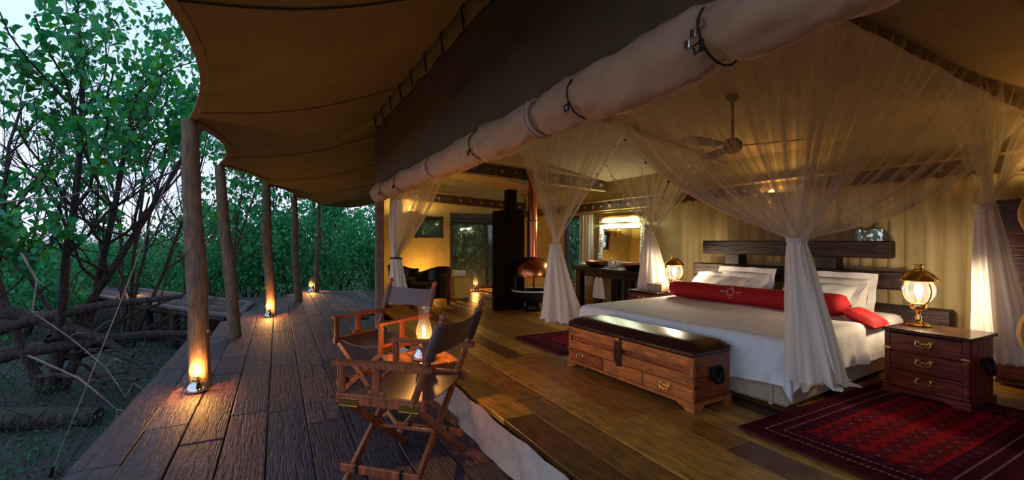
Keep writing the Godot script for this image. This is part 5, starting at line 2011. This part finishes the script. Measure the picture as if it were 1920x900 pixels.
func build_outdoors() -> void:
	rng.seed = 7
	leaf_meshes = [make_leaf(true), make_leaf(false)]
	leaf_mat = plain(Color(0.3, 0.58, 0.37), 0.5)
	leaf_mat.vertex_color_use_as_albedo = true
	leaf_mat.backlight_enabled = true
	leaf_mat.backlight = Color(0.85, 0.95, 0.7)
	bark = wood(Color(0.3, 0.25, 0.24), 0.9, true, "worn", Vector3(0.5, 0.5, 0), 0.4)
	# ground
	var g := thing("ground", "dim sandy ground littered with dry leaves below the deck", "ground", Vector3.ZERO, 0, "", "structure")
	var ns := noise(60, 0.25, 3)
	var rows := []
	for i in 50:
		var r := PackedVector3Array()
		for j in 60:
			var z := 6.0 - 46.0 * pow(i / 49.0, 1.3)
			var x := -34.0 + 62.0 * j / 59.0
			r.append(Vector3(x, -0.92 + 0.09 * ns.get_noise_2d(x * 2.0, z * 2.0), z))
		rows.append(r)
	rows.reverse()
	var gm := MB.new()
	gm.sheet(rows, 0.1)
	obj("soil", gm, cloth(Color(0.21, 0.2, 0.2), 1.0, 0.6, 0.0, 1.2), g)
	# trees
	tree("leafy_tree", "near broad-leaved tree with many leaning stems left of the first pole", "trees beside the deck", at_px(105, 7.0), [[Vector3(0.1, 1, 0.05), 5.8], [Vector3(0.36, 1, -0.1), 5.4], [Vector3(-0.2, 1, 0.15), 5.4], [Vector3(0.5, 1, 0.0), 4.8]], 0.07, 2, 0.13, 2, 0.12, 0.16, 300)
	tree("leafy_tree", "leafy tree reaching in at the left edge with yellowing leaves", "trees beside the deck", at_px(-60, 5.6), [[Vector3(0.05, 1, -0.1), 4.8], [Vector3(0.25, 1, -0.2), 4.2]], 0.045, 2, 0.12, 2, 0.12, 0.25)
	tree("slender_tree", "slender many-stemmed tree behind the nearest pole", "trees beside the deck", at_px(235, 10.0), [[Vector3(0.25, 1, 0.0), 5.6], [Vector3(0.42, 1, 0.1), 5.2], [Vector3(0.1, 1, 0.1), 5.8], [Vector3(-0.15, 1, 0), 5.4]], 0.045, 2, 0.12, 1, 0.18, 0.1)
	tree("slender_tree", "airy tree between the first and second poles", "trees beside the deck", at_px(415, 13.5), [[Vector3(0.1, 1, 0.0), 5.2], [Vector3(-0.25, 1, 0.1), 5.0], [Vector3(0.3, 1, 0.1), 4.6]], 0.045, 2, 0.13, 2, 0.22, 0.1)
	tree("slender_tree", "airy tree beyond the second and third poles", "trees beside the deck", at_px(505, 17.0), [[Vector3(0.1, 1, 0.0), 5.6], [Vector3(-0.25, 1, 0.1), 5.2], [Vector3(0.25, 1, 0.1), 5.2]], 0.05, 2, 0.15, 3, 0.3, 0.1)
	tree("slender_tree", "airy tree beyond the farthest pole", "trees beside the deck", at_px(620, 19.0), [[Vector3(0.15, 1, 0.0), 5.6], [Vector3(-0.2, 1, 0.1), 5.4], [Vector3(0.3, 1, 0.1), 5.0]], 0.05, 2, 0.15, 3, 0.3, 0.1)
	tree("slender_tree", "far airy tree against the pale sky at the left", "trees beside the deck", at_px(60, 15.0), [[Vector3(0.2, 1, 0.0), 6.4], [Vector3(-0.1, 1, 0.1), 6.0]], 0.06, 2, 0.12, 1, 0.22, 0.1)
	var bs := [[40, 11.0, 1.5, 2.3, "left edge behind the leafy tree"], [170, 14.5, 1.9, 2.2, "pale ground gap left of the walkway"], [285, 15.5, 1.8, 2.5, "far end of the walkway"], [385, 15.0, 1.6, 3.0, "walkway and between the first two poles"], [470, 15.8, 1.8, 3.3, "second and third poles"], [550, 16.5, 1.9, 3.6, "third and fourth poles"], [635, 16.5, 2.0, 3.6, "last pole at the deck's far edge"], [712, 16.0, 1.9, 3.4, "tent post and entrance curtain"], [790, 15.5, 1.9, 4.6, "small high far window"], [865, 13.6, 1.8, 4.6, "left part of the tall far window"], [935, 14.0, 1.8, 4.4, "right part of the tall far window"], [1075, 12.6, 1.7, 4.0, "dark window left of the mirror"], [225, 19.0, 2.5, 3.4, "low bushes, far off at the left"], [430, 20.0, 2.6, 4.2, "airy tree between the first poles"], [590, 21.0, 2.8, 4.6, "airy trees, farthest of all"]]
	for q in bs:
		var rr: float = q[2]
		bush("dense blue-green bush behind the " + q[4], at_px(q[0], q[1]), rr, q[3], int(1900 * rr), 0.12, 1 if int(q[0]) % 2 else 0)
	bush("small bush outside the little window behind the headboard", at_px(1650, 6.9), 0.9, 3.6, 1600, 0.1)
	bush("leafy dark bush close outside the left half of the tall far window", at_px(872, 12.6), 1.2, 4.6, 4200, 0.12)
	bush("leafy dark bush close outside the right half of the tall far window", at_px(930, 12.4), 1.2, 4.6, 4200, 0.12)
	bush("leafy dark bush close outside the small high far window", at_px(803, 12.6), 1.1, 4.4, 3600, 0.12)
	bush("leafy dark bush close outside the dark window left of the mirror", at_px(1078, 11.2), 1.2, 4.0, 4000, 0.12)
	# undergrowth
	var xs := []
	var cs := []
	var twig := MB.new()
	for i in 11000:
		var d := rnd(4.0, 13.0)
		var x := -rnd(0.0, 1.0) * d * 0.75 - 2.9 - d * 0.24
		var up := rnd(0, 1)
		xs.append(Transform3D(leaf_basis(0.06, 0.2), Vector3(x, -0.9 + up * up * 0.5 * (0.5 + 0.5 * ns.get_noise_2d(x * 4.0, d * 4.0)), -d)))
		var lc := leaf_color(0.05)
		cs.append(lc * 0.6 if rng.randf() < 0.45 else Color(0.9, 0.32, 0.5) * rnd(0.4, 0.9))
	var ug := thing("undergrowth", "low dim undergrowth and leaf litter left of the deck", "undergrowth", Vector3.ZERO, 0, "", "stuff")
	scatter("leaves", ug, xs, cs, leaf_meshes[1])
	for i in 130:
		var d := rnd(4.2, 11.0)
		var p := Vector3(-rnd(0.0, 0.8) * d * 0.7 - 2.9 - d * 0.26, -0.88, -d)
		var e := p + Vector3(rnd(-0.5, 0.5), rnd(0.02, 0.5), rnd(-0.5, 0.5))
		twig.tube([p, p.lerp(e, 0.5) + Vector3(rnd(-0.1, 0.1), rnd(0, 0.1), 0), e], [0.008, 0.006, 0.003], 4)
	obj("twigs", twig, bark, ug)
	# tangle of bare branches
	var tg := thing("fallen_branches", "tangle of dark bare branches sprawling low before the walkway", "branches", at_px(110, 7.0), 0)
	var dead := MB.new()
	var tp := []
	for k in 11:
		var s := Vector3(rnd(-0.6, 0.6), rnd(0.3, 1.0), rnd(-0.5, 0.5))
		branch(dead, s, Vector3(rnd(-0.3, 1.0), rnd(-0.25, 0.35), rnd(-0.5, 0.4)).normalized(), rnd(1.3, 2.3), rnd(0.02, 0.045), 2, tp, 0.0, 0.3)
	var dm := obj("twigs", dead, bark, tg)
	dm.set_meta("kind", "stuff")
	var limbs := [[Vector3(-1.6, 0.55, 0.3), Vector3(-0.3, 1.1, 0.2), Vector3(1.9, 1.45, 0.0)], [Vector3(-1.4, 0.35, 0.2), Vector3(0.4, 0.75, 0.1), Vector3(2.1, 0.8, -0.4)], [Vector3(-1.2, 1.3, 0.3), Vector3(0.2, 1.0, 0.1), Vector3(1.4, 0.6, 0.3)]]
	for q in limbs:
		var m := MB.new()
		m.tube([q[0], q[0].lerp(q[1], 0.5) + Vector3(0, 0.08, 0), q[1], q[1].lerp(q[2], 0.5) + Vector3(0, 0.06, 0), q[2]], [0.12, 0.11, 0.09, 0.06, 0.03], 8, true, 0.05)
		obj("limb", m, bark, tg)
	for k in 3:
		var c: Vector3 = limbs[k][0]
		var m := MB.new()
		m.tube([Vector3(c.x, -0.05, c.z + 0.05), Vector3(c.x + 0.05, c.y * 0.5, c.z), c], [0.16, 0.13, 0.11], 8, true, 0.05)
		obj("limb", m, bark, tg)
	var pale := wood(Color(0.62, 0.6, 0.62), 0.9, true)
	var vines := [[Vector3(-4.55, 1.3, -4.2), Vector3(-4.4, 1.05, -4.2), Vector3(-4.5, 0.75, -4.25), Vector3(-4.2, 0.5, -4.3), Vector3(-3.9, 0.2, -4.35), Vector3(-3.75, -0.1, -4.4)], [Vector3(-4.7, 0.3, -4.4), Vector3(-4.3, 0.05, -4.5), Vector3(-4.0, -0.3, -4.6), Vector3(-4.1, -0.88, -4.6)], [Vector3(-5.8, 1.8, -5.0), Vector3(-5.4, 1.88, -5.05), Vector3(-5.05, 1.9, -5.1), Vector3(-4.75, 2.0, -5.15), Vector3(-4.45, 1.97, -5.2), Vector3(-4.2, 2.04, -5.2)]]
	for k in 3:
		var m := MB.new()
		m.tube(vines[k], [0.011, 0.009, 0.008, 0.006, 0.005, 0.003], 6)
		for i in range(1, vines[k].size()):
			m.tube([vines[k][i], vines[k][i] + Vector3(0.12, -0.1 + 0.05 * i, 0.05), vines[k][i] + Vector3(0.25, 0.02 * i, 0.1)], [0.006, 0.004, 0.002], 4)
		var o := obj("dry_vine", m, pale, self)
		tag(o, ["pale crooked dry vine hanging at the left above the undergrowth", "pale dry vine trailing down to the ground beside the guy rope", "pale thin bare branch crossing in front of the leafy tree"][k], "vine", "pale dry vines")
	var lg := thing("fallen_log", "dark fallen log lying on the ground at the lower left", "log", Vector3(-6.3, -0.9, -5.7), 0)
	var lm := MB.new()
	lm.tube([Vector3(-0.1, 0.13, 0.15), Vector3(0.4, 0.12, 0.1), Vector3(1.1, 0.11, 0.0)], [0.14, 0.13, 0.1], 10, true, 0.05)
	obj("trunk", lm, bark, lg)
	# guy rope
	var gr := thing("guy_rope", "thin pale guy rope running from the first pole top down to the ground", "rope", Vector3(-4.52, -0.9, -4.45), 0)
	var top := W(6.0, -2.07, 2.5) - gr.position
	var rm := MB.new()
	rm.tube([Vector3(0, 0.04, 0), top * 0.5 + Vector3(0, -0.03, 0), top], [0.0045], 6)
	obj("rope", rm, M.rope, gr)
	var pg := MB.new()
	pg.tube([Vector3(-0.03, -0.06, 0), Vector3(0.02, 0.1, 0)], [0.015], 7)
	obj("peg", pg, M.iron, gr)

func build_lanterns() -> void:
	hurricane_lantern("oil lantern with chrome base at the foot of the nearest pole", W(5.8, -1.97), 0.3, 0.3)
	hurricane_lantern("oil lantern glowing at the foot of the third pole", W(10.18, -1.43), 1.0, 0.45)
	hurricane_lantern("oil lantern at the foot of the farthest pole", W(14.2, -0.48), 2.0, 0.4)
	hurricane_lantern("distant oil lantern on the walkway among the branches", Vector3(-9.9, 0.0, -11.9), 2.0, 0.3)
	hurricane_lantern("oil lantern on the floor before the tall far window", W(10.15, 2.68, FLOOR + 0.001), 1.0, 0.2)
	hurricane_lantern("tall oil lantern standing on the camp table between the chairs", Vector3(-0.68, 0.5, -3.5), 2.4, 0.22, 1.05)

func _ready() -> void:
	rng.seed = 7
	setup()
	make_materials()
	build_deck()
	build_floor()
	build_shell()
	build_canopy()
	build_roll()
	build_step_skirt()
	build_poles()
	build_outdoors()
	build_bed()
	build_headboard()
	build_chest()
	build_nets()
	build_drapery()
	director_chair("near director's chair seen from its side, dark leather back, amber-lit seat", Vector3(-0.655, 0, -2.82), deg_to_rad(-106))
	director_chair("far director's chair facing the deck edge, lavender-lit leather back", Vector3(-1.2, 0, -4.15), deg_to_rad(-34))
	camp_table()
	build_lanterns()
	build_bolsters()
	build_bed_extras()
	build_rugs()
	build_vanity()
	build_fireplace()
	build_far_room()
